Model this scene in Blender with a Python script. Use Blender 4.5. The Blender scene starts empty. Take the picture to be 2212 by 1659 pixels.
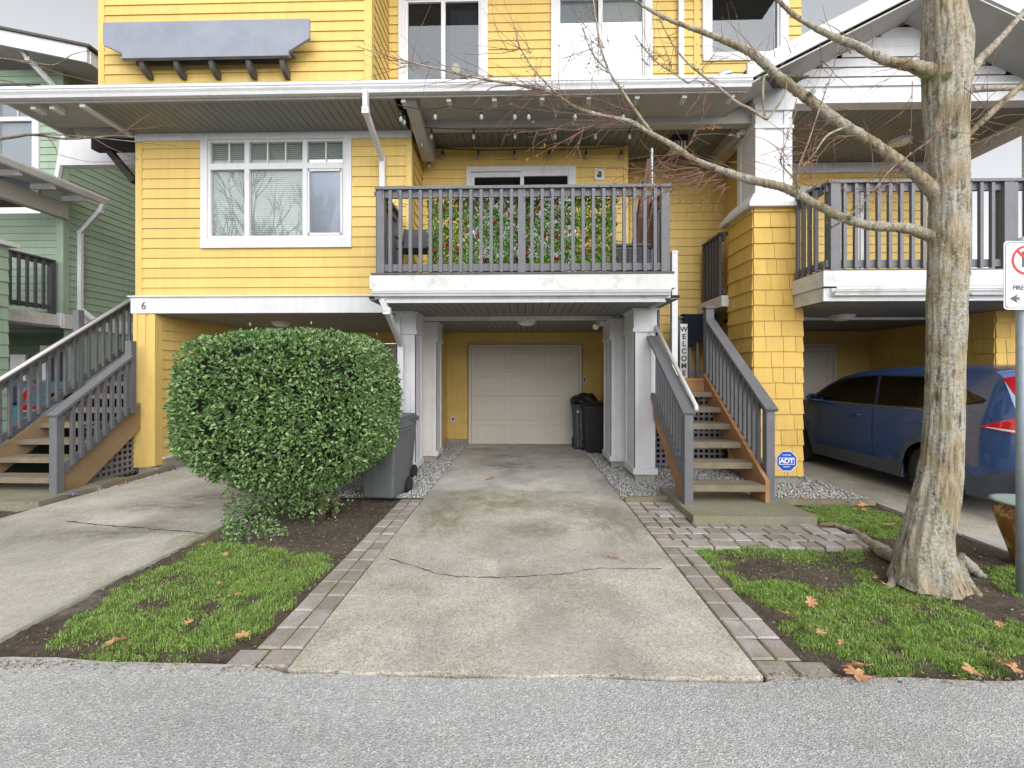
import bpy, bmesh, math, random
import numpy as np
from mathutils import Vector, Matrix, noise as mnoise
random.seed(7); RNG = np.random.default_rng(7)
R = math.radians
# ------------------------------------------------------------------ camera, sky, sun, exposure
SC = bpy.context.scene; COL = SC.collection
F, CX, HY, H, YAW = 965.0, 1106.0, 808.0, 1.53, R(1.4)     # survey of the photograph, 2212 px wide
cam = bpy.data.cameras.new('camera'); co = bpy.data.objects.new('camera', cam); COL.objects.link(co)
co.location = (0, 0, H); co.rotation_euler = (R(90), 0, YAW)
cam.sensor_width = 36; cam.lens = F/2212*36; cam.shift_y = -21.5/2212; cam.clip_start = .05; cam.clip_end = 500
SC.camera = co
SUN_EL, SUN_AZ = 28, 162
w = bpy.data.worlds.new('World'); SC.world = w; w.use_nodes = True
nt = w.node_tree; bg = nt.nodes['Background']
sky = nt.nodes.new('ShaderNodeTexSky'); sky.sky_type = 'NISHITA'; sky.sun_disc = False
sky.sun_elevation = R(SUN_EL); sky.sun_rotation = R(SUN_AZ)
hs = nt.nodes.new('ShaderNodeHueSaturation'); hs.inputs['Saturation'].default_value = .12
nt.links.new(sky.outputs[0], hs.inputs['Color']); nt.links.new(hs.outputs[0], bg.inputs[0]); bg.inputs[1].default_value = .15
sl = bpy.data.lights.new('sun', 'SUN'); sl.energy = 2.4; sl.angle = R(80); sl.color = (1, .985, .965)
so = bpy.data.objects.new('sun', sl); COL.objects.link(so)
so.rotation_euler = (R(90-SUN_EL), 0, R(180-SUN_AZ))
SC.view_settings.view_transform = 'Standard'; SC.view_settings.look = 'None'
SC.view_settings.exposure = 0.58; SC.view_settings.gamma = 1
try: SC.cycles.max_bounces = 12; SC.cycles.diffuse_bounces = 9; SC.cycles.transparent_max_bounces = 12
except Exception: pass

# ------------------------------------------------------------------ survey helpers (photo point -> place)
def ray(x, y):
    u = (x-CX)/F
    return (u*math.cos(YAW)-math.sin(YAW), u*math.sin(YAW)+math.cos(YAW), -(y-HY)/F)
def P(x, y, Y):
    d = ray(x, y); t = Y/d[1]; return (t*d[0], H+t*d[2])
def PV(x, y, Y):
    a = P(x, y, Y); return Vector((a[0], Y, a[1]))
def G(x, y, z=0.0):
    d = ray(x, y); t = (z-H)/d[2]; return (t*d[0], t*d[1])
def PX(x, y, X):
    d = ray(x, y); t = X/d[0]; return (t*d[1], H+t*d[2])
# ------------------------------------------------------------------ object helpers
def tag(o, label=None, cat=None, group=None, kind=None):
    if label: o['label'] = label
    if cat: o['category'] = cat
    if group: o['group'] = group
    if kind: o['kind'] = kind
    return o
def thing(name, loc, label, cat, group=None):
    o = bpy.data.objects.new(name, None); COL.objects.link(o); o.location = loc; o.empty_display_size = .1
    return tag(o, label, cat, group)
def rootloc(o):
    v = Vector((0, 0, 0))
    while o is not None: v += o.location; o = o.parent
    return v
class MB:
    def __init__(s): s.v = []; s.f = []
    def add(s, vs, fs):
        n = len(s.v); s.v += [tuple(a) for a in vs]; s.f += [tuple(i+n for i in f) for f in fs]; return s
    def box(s, x0, x1, y0, y1, z0, z1):
        if x0 > x1: x0, x1 = x1, x0
        if y0 > y1: y0, y1 = y1, y0
        if z0 > z1: z0, z1 = z1, z0
        return s.add([(x0,y0,z0),(x1,y0,z0),(x1,y1,z0),(x0,y1,z0),(x0,y0,z1),(x1,y0,z1),(x1,y1,z1),(x0,y1,z1)],
              [(0,3,2,1),(4,5,6,7),(0,1,5,4),(1,2,6,5),(2,3,7,6),(3,0,4,7)])
    def quad(s, a, b, c, d): return s.add([a,b,c,d], [(0,1,2,3)])
    def prism(s, poly, a, b, axis='y'):
        n = len(poly)
        def m(p, t):
            return {'y':(p[0],t,p[1]), 'x':(t,p[0],p[1]), 'z':(p[0],p[1],t)}[axis]
        return s.add([m(p,a) for p in poly]+[m(p,b) for p in poly],
              [tuple(range(n))[::-1], tuple(range(n,2*n))]+[(i,(i+1)%n,(i+1)%n+n,i+n) for i in range(n)])
    def beam(s, p0, p1, w, h, up=(0,0,1)):
        p0, p1, up = Vector(p0), Vector(p1), Vector(up); d = (p1-p0).normalized()
        sd = d.cross(up).normalized(); u = sd.cross(d).normalized(); a = sd*w/2; b = u*h/2
        vs = [p0-a-b,p0+a-b,p0+a+b,p0-a+b,p1-a-b,p1+a-b,p1+a+b,p1-a+b]
        return s.add(vs, [(0,3,2,1),(4,5,6,7),(0,1,5,4),(1,2,6,5),(2,3,7,6),(3,0,4,7)])
    def tube(s, pts, rad, n=8, cap=True):
        pts = [Vector(p) for p in pts]; k = len(pts)
        if not hasattr(rad, '__len__'): rad = [rad]*k
        ref = None; vs = []; 
        for i, p in enumerate(pts):
            t = (pts[min(i+1,k-1)]-pts[max(i-1,0)]).normalized()
            if ref is None: ref = t.orthogonal().normalized()
            ref = (ref - t*ref.dot(t)).normalized(); b = t.cross(ref)
            for j in range(n):
                a = 2*math.pi*j/n; vs.append(p+(ref*math.cos(a)+b*math.sin(a))*rad[i])
        fs = [(i*n+j, i*n+(j+1)%n, (i+1)*n+(j+1)%n, (i+1)*n+j) for i in range(k-1) for j in range(n)]
        if cap: fs += [tuple(range(n))[::-1], tuple(range((k-1)*n, k*n))]
        return s.add(vs, fs)
    def lathe(s, prof, c=(0,0,0), n=24):
        k = len(prof); vs = [(c[0]+r*math.cos(2*math.pi*j/n), c[1]+r*math.sin(2*math.pi*j/n), c[2]+z) for r, z in prof for j in range(n)]
        fs = [(i*n+j, i*n+(j+1)%n, (i+1)*n+(j+1)%n, (i+1)*n+j) for i in range(k-1) for j in range(n)]
        fs += [tuple(range(n))[::-1], tuple(range((k-1)*n, k*n))]
        return s.add(vs, fs)
    def build(s, name, mat, parent=None, smooth=False, bevel=0, kind=None, label=None, local=False):
        off = rootloc(parent) if parent and not local else Vector((0,0,0))
        me = bpy.data.meshes.new(name)
        me.from_pydata([(a[0]-off.x, a[1]-off.y, a[2]-off.z) for a in s.v], [], s.f); me.update()
        if smooth: me.shade_smooth()
        me.materials.append(mat)
        o = bpy.data.objects.new(name, me); COL.objects.link(o)
        if parent: o.parent = parent
        if kind: o['kind'] = kind
        if label: o['label'] = label
        if bevel:
            m = o.modifiers.new('bevel','BEVEL'); m.width = bevel; m.segments = 2; m.limit_method = 'ANGLE'; m.angle_limit = R(40)
        return o
def npmesh(name, V, Fq, mat, parent=None, kind=None, smooth=False):
    me = bpy.data.meshes.new(name); off = rootloc(parent) if parent else Vector((0,0,0))
    V = np.asarray(V, dtype=np.float32) - np.array(off, dtype=np.float32); n = len(V); k = Fq.shape[1]
    me.vertices.add(n); me.vertices.foreach_set('co', V.ravel())
    me.loops.add(Fq.size); me.loops.foreach_set('vertex_index', Fq.ravel().astype(np.int32))
    me.polygons.add(len(Fq)); me.polygons.foreach_set('loop_start', np.arange(0, Fq.size, k, dtype=np.int32))
    me.update(calc_edges=True); me.validate()
    if smooth: me.shade_smooth()
    me.materials.append(mat); o = bpy.data.objects.new(name, me); COL.objects.link(o)
    if parent: o.parent = parent
    if kind: o['kind'] = kind
    return o
def inst(src, loc, parent, name=None, rot=None):
    c = src.copy(); COL.objects.link(c); c.parent = parent; off = rootloc(parent) if parent else Vector((0,0,0))
    c.location = Vector(loc)-off
    if rot: c.rotation_euler = rot
    return c
def text(name, body, size, mat, parent, loc, rot=(R(90),0,0), ext=.002, sx=1, spacing=1, align='CENTER', fat=.028):
    cu = bpy.data.curves.new(name, 'FONT'); cu.body = body; cu.size = size; cu.extrude = ext; cu.align_x = align; cu.align_y = 'CENTER'
    cu.space_character = spacing; cu.offset = size*fat
    t = bpy.data.objects.new(name, cu); COL.objects.link(t); bpy.context.view_layer.update()
    me = bpy.data.meshes.new_from_object(t.evaluated_get(bpy.context.evaluated_depsgraph_get()))
    bpy.data.objects.remove(t); me.materials.clear(); me.materials.append(mat)
    o = bpy.data.objects.new(name, me); COL.objects.link(o)
    if parent: o.parent = parent; loc = Vector(loc)-rootloc(parent)
    o.location = loc; o.rotation_euler = rot; o.scale = (sx, 1, 1)
    return o
# ------------------------------------------------------------------ materials
def node(nt, t, **kw):
    n = nt.nodes.new(t)
    for k, v in kw.items():
        if k in n.inputs.keys() if isinstance(k, str) else False: n.inputs[k].default_value = v
        else: setattr(n, k, v)
    return n
def newmat(name):
    m = bpy.data.materials.new(name); m.use_nodes = True; nt = m.node_tree; return m, nt, nt.nodes['Principled BSDF']
def coords(nt, sc=(1,1,1)):
    tc = nt.nodes.new('ShaderNodeTexCoord'); mp = nt.nodes.new('ShaderNodeMapping'); mp.inputs['Scale'].default_value = sc
    nt.links.new(tc.outputs['Object'], mp.inputs[0]); return mp.outputs[0]
def nz(nt, vec, scale, detail=4, rough=.6):
    n = nt.nodes.new('ShaderNodeTexNoise'); n.inputs['Scale'].default_value = scale; n.inputs['Detail'].default_value = detail
    n.inputs['Roughness'].default_value = rough; nt.links.new(vec, n.inputs['Vector']); return n.outputs['Fac']
def ramp(nt, fac, a, b, ca, cb):
    r = nt.nodes.new('ShaderNodeValToRGB'); e = r.color_ramp.elements; e[0].position = a; e[1].position = b
    e[0].color = (*ca, 1) if hasattr(ca,'__len__') else (ca,ca,ca,1); e[1].color = (*cb, 1) if hasattr(cb,'__len__') else (cb,cb,cb,1)
    nt.links.new(fac, r.inputs[0]); return r.outputs[0]
def mix(nt, fac, a, b, mode='MIX'):
    m = nt.nodes.new('ShaderNodeMix'); m.data_type = 'RGBA'; m.blend_type = mode
    for s, v in ((m.inputs[0], fac), (m.inputs[6], a), (m.inputs[7], b)):
        if hasattr(v, 'is_output'): nt.links.new(v, s)
        elif hasattr(v, '__len__'): s.default_value = (*v, 1)
        else: s.default_value = v
    return m.outputs[2]
def bump(nt, bsdf, h, strength=.3, dist=.01):
    b = nt.nodes.new('ShaderNodeBump'); b.inputs['Strength'].default_value = strength; b.inputs['Distance'].default_value = dist
    nt.links.new(h, b.inputs['Height']); nt.links.new(b.outputs[0], bsdf.inputs['Normal'])
def paint(name, c, rough=.55, var=.07, scale=2.2, grain=(1,1,14), bmp=.15, dirt=0, spec=.35, metal=0, dirtc=(.16,.15,.11), isl=0, streak=0):
    m, nt, b = newmat(name); v = coords(nt); v2 = coords(nt, grain)
    c = tuple(c); lo = tuple(x*(1-var) for x in c); hi = tuple(min(1,x*(1+var*.7)) for x in c)
    col = ramp(nt, nz(nt, v, scale, 5), .3, .7, lo, hi)
    g = nz(nt, v2, 9, 4)
    col = mix(nt, .5, col, ramp(nt, g, .3, .7, 1-var, 1.0), 'MULTIPLY')
    if isl:
        gg = nt.nodes.new('ShaderNodeNewGeometry'); col = mix(nt, 1.0, col, ramp(nt, gg.outputs['Random Per Island'], 0, 1, 1-isl, 1.0+isl*.4), 'MULTIPLY')
    if streak: col = mix(nt, 1.0, col, ramp(nt, nz(nt, coords(nt, (9,9,.55)), 1.6, 5, .65), .35, .62, 1-streak, 1.0), 'MULTIPLY')
    if dirt: col = mix(nt, ramp(nt, nz(nt, v, 3.1, 8, .75), .5, .78, 0.0, dirt), col, dirtc)
    nt.links.new(col, b.inputs['Base Color']); b.inputs['Roughness'].default_value = rough
    b.inputs['Specular IOR Level'].default_value = spec; b.inputs['Metallic'].default_value = metal
    if bmp: bump(nt, b, g, bmp, .004)
    return m
def island(name, cols, rough=.5, spec=.4, transl=0):
    m, nt, b = newmat(name); g = nt.nodes.new('ShaderNodeNewGeometry'); r = nt.nodes.new('ShaderNodeValToRGB')
    e = r.color_ramp.elements
    while len(e) < len(cols): e.new(.5)
    for i, c in enumerate(cols): e[i].position = i/(len(cols)-1); e[i].color = (*c, 1)
    nt.links.new(g.outputs['Random Per Island'], r.inputs[0]); nt.links.new(r.outputs[0], b.inputs['Base Color'])
    b.inputs['Roughness'].default_value = rough; b.inputs['Specular IOR Level'].default_value = spec
    if transl:
        t = nt.nodes.new('ShaderNodeBsdfTranslucent'); nt.links.new(r.outputs[0], t.inputs[0]); ms = nt.nodes.new('ShaderNodeMixShader')
        ms.inputs[0].default_value = transl; nt.links.new(b.outputs[0], ms.inputs[1]); nt.links.new(t.outputs[0], ms.inputs[2])
        nt.links.new(ms.outputs[0], nt.nodes['Material Output'].inputs[0])
    return m
M = {}
M['yellow'] = paint('yellow_siding', (.70,.505,.165), .6, .06, 1.4, (1,1,30), isl=.07, streak=.10)
M['yshingle'] = paint('yellow_shingle', (.70,.465,.12), .65, .07, 4, (22,22,2), .35, isl=.08, streak=.08)
M['white'] = paint('white_trim', (.66,.665,.69), .5, .04, 2, (1,1,10), .1, .22, streak=.08)
M['whitedirty'] = paint('weathered_white_trim', (.66,.66,.65), .6, .06, 2, (1,1,10), .15, .7)
M['soffit'] = paint('grey_soffit', (.215,.215,.195), .7, .10, 3)
M['soffitgap'] = paint('dark_gap', (.03,.03,.027), .9, .1)
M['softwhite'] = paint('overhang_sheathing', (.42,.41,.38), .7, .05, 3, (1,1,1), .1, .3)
M['grey'] = paint('grey_rail_paint', (.15,.153,.166), .5, .12, 5, (1,1,18), .2, .12, dirtc=(.09,.08,.06))
M['dkgrey'] = paint('dark_grey_paint', (.085,.085,.095), .55, .1, 4)
M['bluegrey'] = paint('blue_grey_panel', (.25,.27,.33), .5, .12, 3, (1,1,6), .2, .1)
M['brown'] = paint('dark_brown_bracket', (.045,.038,.036), .55, .1, 4)
M['bracket'] = paint('grey_brown_bracket', (.105,.092,.085), .55, .1, 4)
M['green'] = paint('green_siding', (.32,.42,.32), .6, .06, 1.4, (1,1,30), isl=.07, streak=.08)
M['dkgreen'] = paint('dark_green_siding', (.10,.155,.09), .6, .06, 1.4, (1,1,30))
M['cedar'] = paint('new_cedar', (.40,.205,.09), .65, .18, 3, (1.5,1.5,22), .3)
M['oldwood'] = paint('weathered_tread', (.235,.195,.14), .75, .25, 5, (1,14,14), .4, .45, dirtc=(.10,.11,.055))
M['tanwood'] = paint('tan_stringer', (.33,.225,.125), .7, .2, 3, (1.5,1.5,12), .3, .3)
M['door'] = paint('garage_door_cream', (.64,.60,.53), .45, .04, 1.5, (1,1,8), .08)
M['roof'] = paint('asphalt_shingle', (.10,.095,.09), .9, .3, 18, (4,4,4), .5)
M['black'] = paint('black_plastic', (.022,.022,.025), .45, .2, 6)
M['bulbglass'] = paint('clear_bulb', (.30,.30,.27), .15, .05)
M['lampwhite'] = paint('lamp_glass', (.72,.70,.62), .3, .04)
M['galv'] = paint('galvanised_steel', (.40,.46,.52), .45, .14, 9, (1,1,4), .1, metal=.35)
M['alu'] = paint('satin_rail', (.70,.70,.70), .35, .05, 3, metal=.3)
M['binblack'] = paint('bin_green_black', (.04,.055,.058), .45, .15, 4)
M['bingrey'] = paint('bin_grey', (.12,.13,.135), .5, .12, 4)
M['concrete2'] = paint('footing_concrete', (.33,.31,.27), .85, .15, 8, (3,3,3), .5, .4)
M['navy'] = paint('navy_blanket', (.012,.016,.032), .95, .3, 30, (6,6,6), .5)
M['blue'] = paint('sign_blue', (.012,.07,.42), .35, .03)
M['signwhite'] = paint('sign_white', (.78,.78,.78), .4, .02)
M['red'] = paint('sign_red', (.55,.01,.02), .4, .03)
M['signgrey'] = paint('sign_dark_grey', (.07,.075,.08), .4, .03)
M['lattice'] = paint('grey_lattice', (.20,.19,.21), .6, .12)
M['curtain'] = paint('curtain', (.40,.43,.48), .8, .06, 3, (9,9,1))
M['room'] = paint('room_interior', (.20,.18,.15), .9, .1)
M['wicker'] = paint('dark_wicker', (.12,.125,.14), .6, .3, 30, (8,8,8), .6)
M['orange'] = paint('orange_pots', (.62,.13,.05), .5, .1)
M['brownfab'] = paint('brown_canopy', (.14,.075,.055), .8, .1)
M['tire'] = paint('tyre_rubber', (.025,.025,.025), .8, .2, 20)
M['rim'] = paint('alloy', (.55,.56,.58), .25, .04, metal=.7)
M['clad'] = paint('grey_cladding', (.075,.09,.11), .55, .12, 8)
M['chrome'] = paint('chrome', (.7,.7,.7), .12, .02, metal=1)
M['wiregreen'] = paint('green_wire', (.02,.07,.04), .5, .1)
M['bbulb'] = paint('small_bulb', (.75,.76,.78), .2, .02)
def glassmat(name, tint, fac, rough=.01, lwb=.1):
    m, nt, b = newmat(name); nt.nodes.remove(b); t = nt.nodes.new('ShaderNodeBsdfTransparent'); t.inputs[0].default_value = (*tint,1)
    g = nt.nodes.new('ShaderNodeBsdfGlossy'); g.inputs['Roughness'].default_value = rough; g.inputs[0].default_value = (.95,.97,1,1)
    ms = nt.nodes.new('ShaderNodeMixShader'); lw = nt.nodes.new('ShaderNodeLayerWeight'); lw.inputs[0].default_value = lwb
    ma = nt.nodes.new('ShaderNodeMath'); ma.operation = 'ADD'; ma.inputs[1].default_value = fac; ma.use_clamp = True
    nt.links.new(lw.outputs['Fresnel'], ma.inputs[0]); nt.links.new(ma.outputs[0], ms.inputs[0])
    nt.links.new(t.outputs[0], ms.inputs[1]); nt.links.new(g.outputs[0], ms.inputs[2]); nt.links.new(ms.outputs[0], nt.nodes['Material Output'].inputs[0])
    return m
M['glass'] = glassmat('window_glass', (.88,.90,.89), .17)
M['darkglass'] = glassmat('dark_window_glass', (.4,.45,.47), .07)
M['carglass'] = glassmat('car_glass', (.25,.28,.29), .05, .01, .05)
M['screen'] = glassmat('mesh_screen', (.62,.66,.72), .10, .25)
def emis(name, c, s):
    m, nt, b = newmat(name); b.inputs['Base Color'].default_value = (*c,1); b.inputs['Emission Color'].default_value = (*c,1); b.inputs['Emission Strength'].default_value = s; return m
M['glow'] = emis('lit_lamp', (1,.72,.32), 1.1)
def carpaint(name, c):
    m, nt, b = newmat(name); b.inputs['Base Color'].default_value = (*c,1); b.inputs['Metallic'].default_value = .12; b.inputs['Roughness'].default_value = .22
    b.inputs['Coat Weight'].default_value = 1; b.inputs['Coat Roughness'].default_value = .04; return m
M['carblue'] = carpaint('dark_blue_car_paint', (.035,.085,.235)); M['carteal'] = carpaint('light_blue_car_paint', (.10,.24,.36))
m, nt_, b_ = newmat('tail_light'); b_.inputs['Base Color'].default_value = (.62,.012,.018,1); b_.inputs['Roughness'].default_value = .12; b_.inputs['Coat Weight'].default_value = 1; M['tail'] = m
# blinds
def blindmat(name, c, sp=26):
    m, nt, b = newmat(name); v = coords(nt); wv = nt.nodes.new('ShaderNodeTexWave'); wv.bands_direction = 'Z'; wv.inputs['Scale'].default_value = sp/2
    nt.links.new(v, wv.inputs[0]); nt.links.new(ramp(nt, wv.outputs['Fac'], .1, .5, tuple(x*.55 for x in c), c), b.inputs['Base Color']); b.inputs['Roughness'].default_value = .6
    return m
M['blind'] = blindmat('pale_blind', (.60,.64,.61), 20); M['blindw'] = blindmat('white_blind', (.60,.61,.63)); M['blindg'] = blindmat('grey_blind', (.42,.45,.52))
# concrete
def v2_(nt): return coords(nt, (1,.45,1))
def concrete(name, c, moss=.5, agg=1.0):
    m, nt, b = newmat(name); v = coords(nt)
    vo = nt.nodes.new('ShaderNodeTexVoronoi'); vo.inputs['Scale'].default_value = 95; nt.links.new(v, vo.inputs['Vector'])
    base = ramp(nt, nz(nt, v, 1.3, 6, .62), .30, .70, tuple(x*.66 for x in c), tuple(min(1,x*1.18) for x in c))
    base = mix(nt, ramp(nt, nz(nt, v, .9, 5, .7), .46, .66, 0.0, moss), base, (.19,.20,.085))
    sp = ramp(nt, vo.outputs['Color'], .0, 1, 1-.36*agg, 1+.22*agg)
    base = mix(nt, 1.0, base, sp, 'MULTIPLY')
    base = mix(nt, ramp(nt, nz(nt, v, 110, 2), .58, .66, 0.0, .6*agg), base, (.72,.69,.64))
    base = mix(nt, ramp(nt, nz(nt, v, 95, 2), .59, .68, 0.0, .6*agg), base, (.13,.12,.105))
    base = mix(nt, ramp(nt, nz(nt, v2_(nt), 1.1, 5, .6), .50, .66, 0.0, .5), base, (.17,.165,.15))
    base = mix(nt, ramp(nt, nz(nt, v, 2.4, 6, .75), .6, .8, 0.0, .5), base, (.15,.14,.115))
    nt.links.new(base, b.inputs['Base Color']); b.inputs['Roughness'].default_value = .85; b.inputs['Specular IOR Level'].default_value = .25
    bump(nt, b, nz(nt, v, 110, 3), .35, .004); return m
M['drive'] = concrete('driveway_concrete', (.56,.515,.45), .5)
M['driveleft'] = concrete('worn_concrete', (.54,.51,.455), .3, .8)
M['drive2'] = concrete('smooth_concrete', (.54,.52,.475), .12, .25)
M['slab'] = concrete('pale_slab', (.50,.49,.46), .1, .2)
M['pad'] = concrete('mossy_pad', (.27,.25,.185), .7, .5)
def asphalt():
    m, nt, b = newmat('aged_asphalt'); v = coords(nt)
    vo = nt.nodes.new('ShaderNodeTexVoronoi'); vo.inputs['Scale'].default_value = 120; nt.links.new(v, vo.inputs['Vector'])
    vo2 = nt.nodes.new('ShaderNodeTexVoronoi'); vo2.inputs['Scale'].default_value = 150; nt.links.new(v, vo2.inputs['Vector'])
    c = ramp(nt, nz(nt, v, .8, 5), .3, .7, (.41,.41,.408), (.485,.485,.48))
    c = mix(nt, 1.0, c, ramp(nt, vo.outputs['Color'], .1, .9, .80, 1.2), 'MULTIPLY')
    c = mix(nt, ramp(nt, vo.outputs['Color'], .70, .76, 0.0, .6), c, (.66,.66,.65))
    c = mix(nt, ramp(nt, vo2.outputs['Color'], .26, .32, .45, 0.0), c, (.20,.20,.20))
    c = mix(nt, 1.0, c, ramp(nt, nz(nt, coords(nt, (.25,1,1)), 1.7, 5, .6), .35, .65, .86, 1.08), 'MULTIPLY')
    c = mix(nt, ramp(nt, nz(nt, v, 2.2, 6, .7), .55, .75, 0.0, .35), c, (.30,.27,.22))
    nt.links.new(c, b.inputs['Base Color']); b.inputs['Roughness'].default_value = .85; bump(nt, b, vo.outputs['Distance'], .6, .006); return m
M['asphalt'] = asphalt()
def soilmat():
    m, nt, b = newmat('dark_soil'); v = coords(nt)
    c = ramp(nt, nz(nt, v, 26, 8, .75), .32, .7, (.028,.021,.016), (.15,.115,.085))
    c = mix(nt, ramp(nt, nz(nt, v, 1.6, 4), .45, .7, 0.0, .45), c, (.15,.12,.085))
    nt.links.new(c, b.inputs['Base Color']); b.inputs['Roughness'].default_value = .95; bump(nt, b, nz(nt, v, 45, 6, .7), .9, .02); return m
M['soil'] = soilmat()
def pavermat():
    m, nt, b = newmat('grey_pink_paver'); v = coords(nt); g = nt.nodes.new('ShaderNodeNewGeometry'); r = nt.nodes.new('ShaderNodeValToRGB')
    e = r.color_ramp.elements; e[0].color = (.30,.26,.24,1); e[1].color = (.46,.42,.41,1); e.new(.5).color = (.38,.325,.31,1)
    nt.links.new(g.outputs['Random Per Island'], r.inputs[0])
    c = mix(nt, 1.0, r.outputs[0], ramp(nt, nz(nt, v, 90, 3), .3, .7, .75, 1.15), 'MULTIPLY')
    gr = nt.nodes.new('ShaderNodeSeparateXYZ'); nt.links.new(v, gr.inputs[0])
    c = mix(nt, ramp(nt, nz(nt, v, 2.0, 6, .7), .42, .66, 0.0, .62), c, (.15,.145,.065))
    nt.links.new(c, b.inputs['Base Color']); b.inputs['Roughness'].default_value = .85; bump(nt, b, nz(nt, v, 80, 3), .3, .004); return m
M['paver'] = pavermat()
def mossmat():
    m, nt, b = newmat('joint_moss'); v = coords(nt)
    c = ramp(nt, nz(nt, v, 9, 6, .7), .35, .62, (.05,.04,.028), (.13,.17,.03))
    nt.links.new(c, b.inputs['Base Color']); b.inputs['Roughness'].default_value = .95; bump(nt, b, nz(nt, v, 90, 4), .8, .01); return m
M['moss'] = mossmat()
def barkmat(name, a, b2, lich=.6, mossc=.35):
    m, nt, b = newmat(name); v = coords(nt); v2 = coords(nt, (1,1,.16))
    fis = nz(nt, v2, 30, 8, .75)
    c = ramp(nt, fis, .36, .60, a, b2)
    c = mix(nt, ramp(nt, nz(nt, v, 3.2, 4, .6), .40, .6, 0.0, mossc), c, (.20,.175,.06))
    spots = mix(nt, 1.0, ramp(nt, nz(nt, v, 5, 4), .42, .56, 0.0, 1.0), ramp(nt, nz(nt, v, 48, 5, .75), .44, .54, 0.0, 1.0), 'MULTIPLY')
    c = mix(nt, mix(nt, 1.0, spots, (lich,lich,lich), 'MULTIPLY'), c, (.50,.51,.47))
    vo = nt.nodes.new('ShaderNodeTexVoronoi'); vo.inputs['Scale'].default_value = 42; nt.links.new(v, vo.inputs['Vector'])
    c = mix(nt, mix(nt, 1.0, ramp(nt, vo.outputs['Distance'], .2, .32, .55, 0.0), ramp(nt, nz(nt, v, 2.3, 3), .45, .58, 0.0, 1.0), 'MULTIPLY'), c, (.68,.62,.50))
    c = mix(nt, ramp(nt, fis, .34, .44, .85, 0.0), c, (.045,.033,.022))
    c = mix(nt, ramp(nt, nz(nt, v, 60, 4, .7), .60, .70, 0.0, .7), c, (.06,.05,.035))
    nt.links.new(c, b.inputs['Base Color']); b.inputs['Roughness'].default_value = .9
    bump(nt, b, fis, 1.0, .03); return m
M['bark'] = barkmat('lichen_bark', (.16,.12,.08), (.54,.44,.30), .85, .42); M['bark2'] = barkmat('twig_bark', (.10,.08,.055), (.27,.22,.15), .5, .3)
M['redtwig'] = paint('red_twig', (.19,.105,.08), .6, .2)
M['hedge'] = island('laurel_leaves', [(.05,.10,.035),(.10,.19,.055),(.15,.27,.08),(.21,.34,.12),(.30,.41,.17)], .32, .7, .18)
M['hedgecore'] = paint('shade_and_crack_black', (.012,.018,.009), .95, .3)  # near-black paint for shade inside the shrub and under stairs, also for cracks
def grassmat():
    m, nt, b = newmat('grass_blades'); g = nt.nodes.new('ShaderNodeNewGeometry'); r = nt.nodes.new('ShaderNodeValToRGB'); e = r.color_ramp.elements
    cols = [(.11,.23,.035),(.20,.39,.055),(.31,.52,.09),(.46,.58,.22),(.68,.58,.38)]
    while len(e) < 5: e.new(.5)
    for i, c in enumerate(cols): e[i].position = (0,.3,.6,.86,1)[i]; e[i].color = (*c,1)
    nt.links.new(g.outputs['Random Per Island'], r.inputs[0]); v = coords(nt)
    c = mix(nt, ramp(nt, nz(nt, v, 4.5, 4, .65), .46, .66, 0.0, .62), r.outputs[0], (.36,.40,.13))
    c = mix(nt, ramp(nt, nz(nt, v, 9, 4, .65), .52, .68, 0.0, .6), c, (.06,.15,.03))
    nt.links.new(c, b.inputs['Base Color']); b.inputs['Roughness'].default_value = .55; b.inputs['Specular IOR Level'].default_value = .3
    t = nt.nodes.new('ShaderNodeBsdfTranslucent'); nt.links.new(c, t.inputs[0]); ms = nt.nodes.new('ShaderNodeMixShader'); ms.inputs[0].default_value = .3
    nt.links.new(b.outputs[0], ms.inputs[1]); nt.links.new(t.outputs[0], ms.inputs[2]); nt.links.new(ms.outputs[0], nt.nodes['Material Output'].inputs[0]); return m
M['grass'] = grassmat()
M['ground_leaf'] = island('dry_oak_leaf', [(.30,.13,.055),(.46,.25,.12),(.56,.36,.21)], .7, .2)
M['gravel'] = island('gravel_stones', [(.22,.24,.25),(.36,.38,.38),(.50,.51,.50),(.62,.62,.60),(.28,.25,.22)], .8, .3)
M['chips'] = island('soil_litter', [(.10,.06,.03),(.30,.20,.11),(.42,.36,.22),(.05,.04,.03)], .8, .2)
M['ivy'] = island('plastic_leaves', [(.06,.18,.03),(.14,.34,.05),(.24,.43,.09),(.36,.50,.16)], .45, .4, .15)
M['flower'] = island('red_blossom', [(.35,.02,.03),(.55,.05,.05)], .5, .3)
M['budleaf'] = island('orange_bud_leaves', [(.50,.20,.07),(.58,.32,.08),(.55,.17,.10)], .6, .3, .3)
M['greenmoss'] = paint('branch_moss', (.10,.17,.015), .95, .35, 30, (3,3,3), .8)
M['violet'] = island('violet_petals', [(.20,.12,.45),(.35,.22,.6)], .6, .3)

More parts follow.
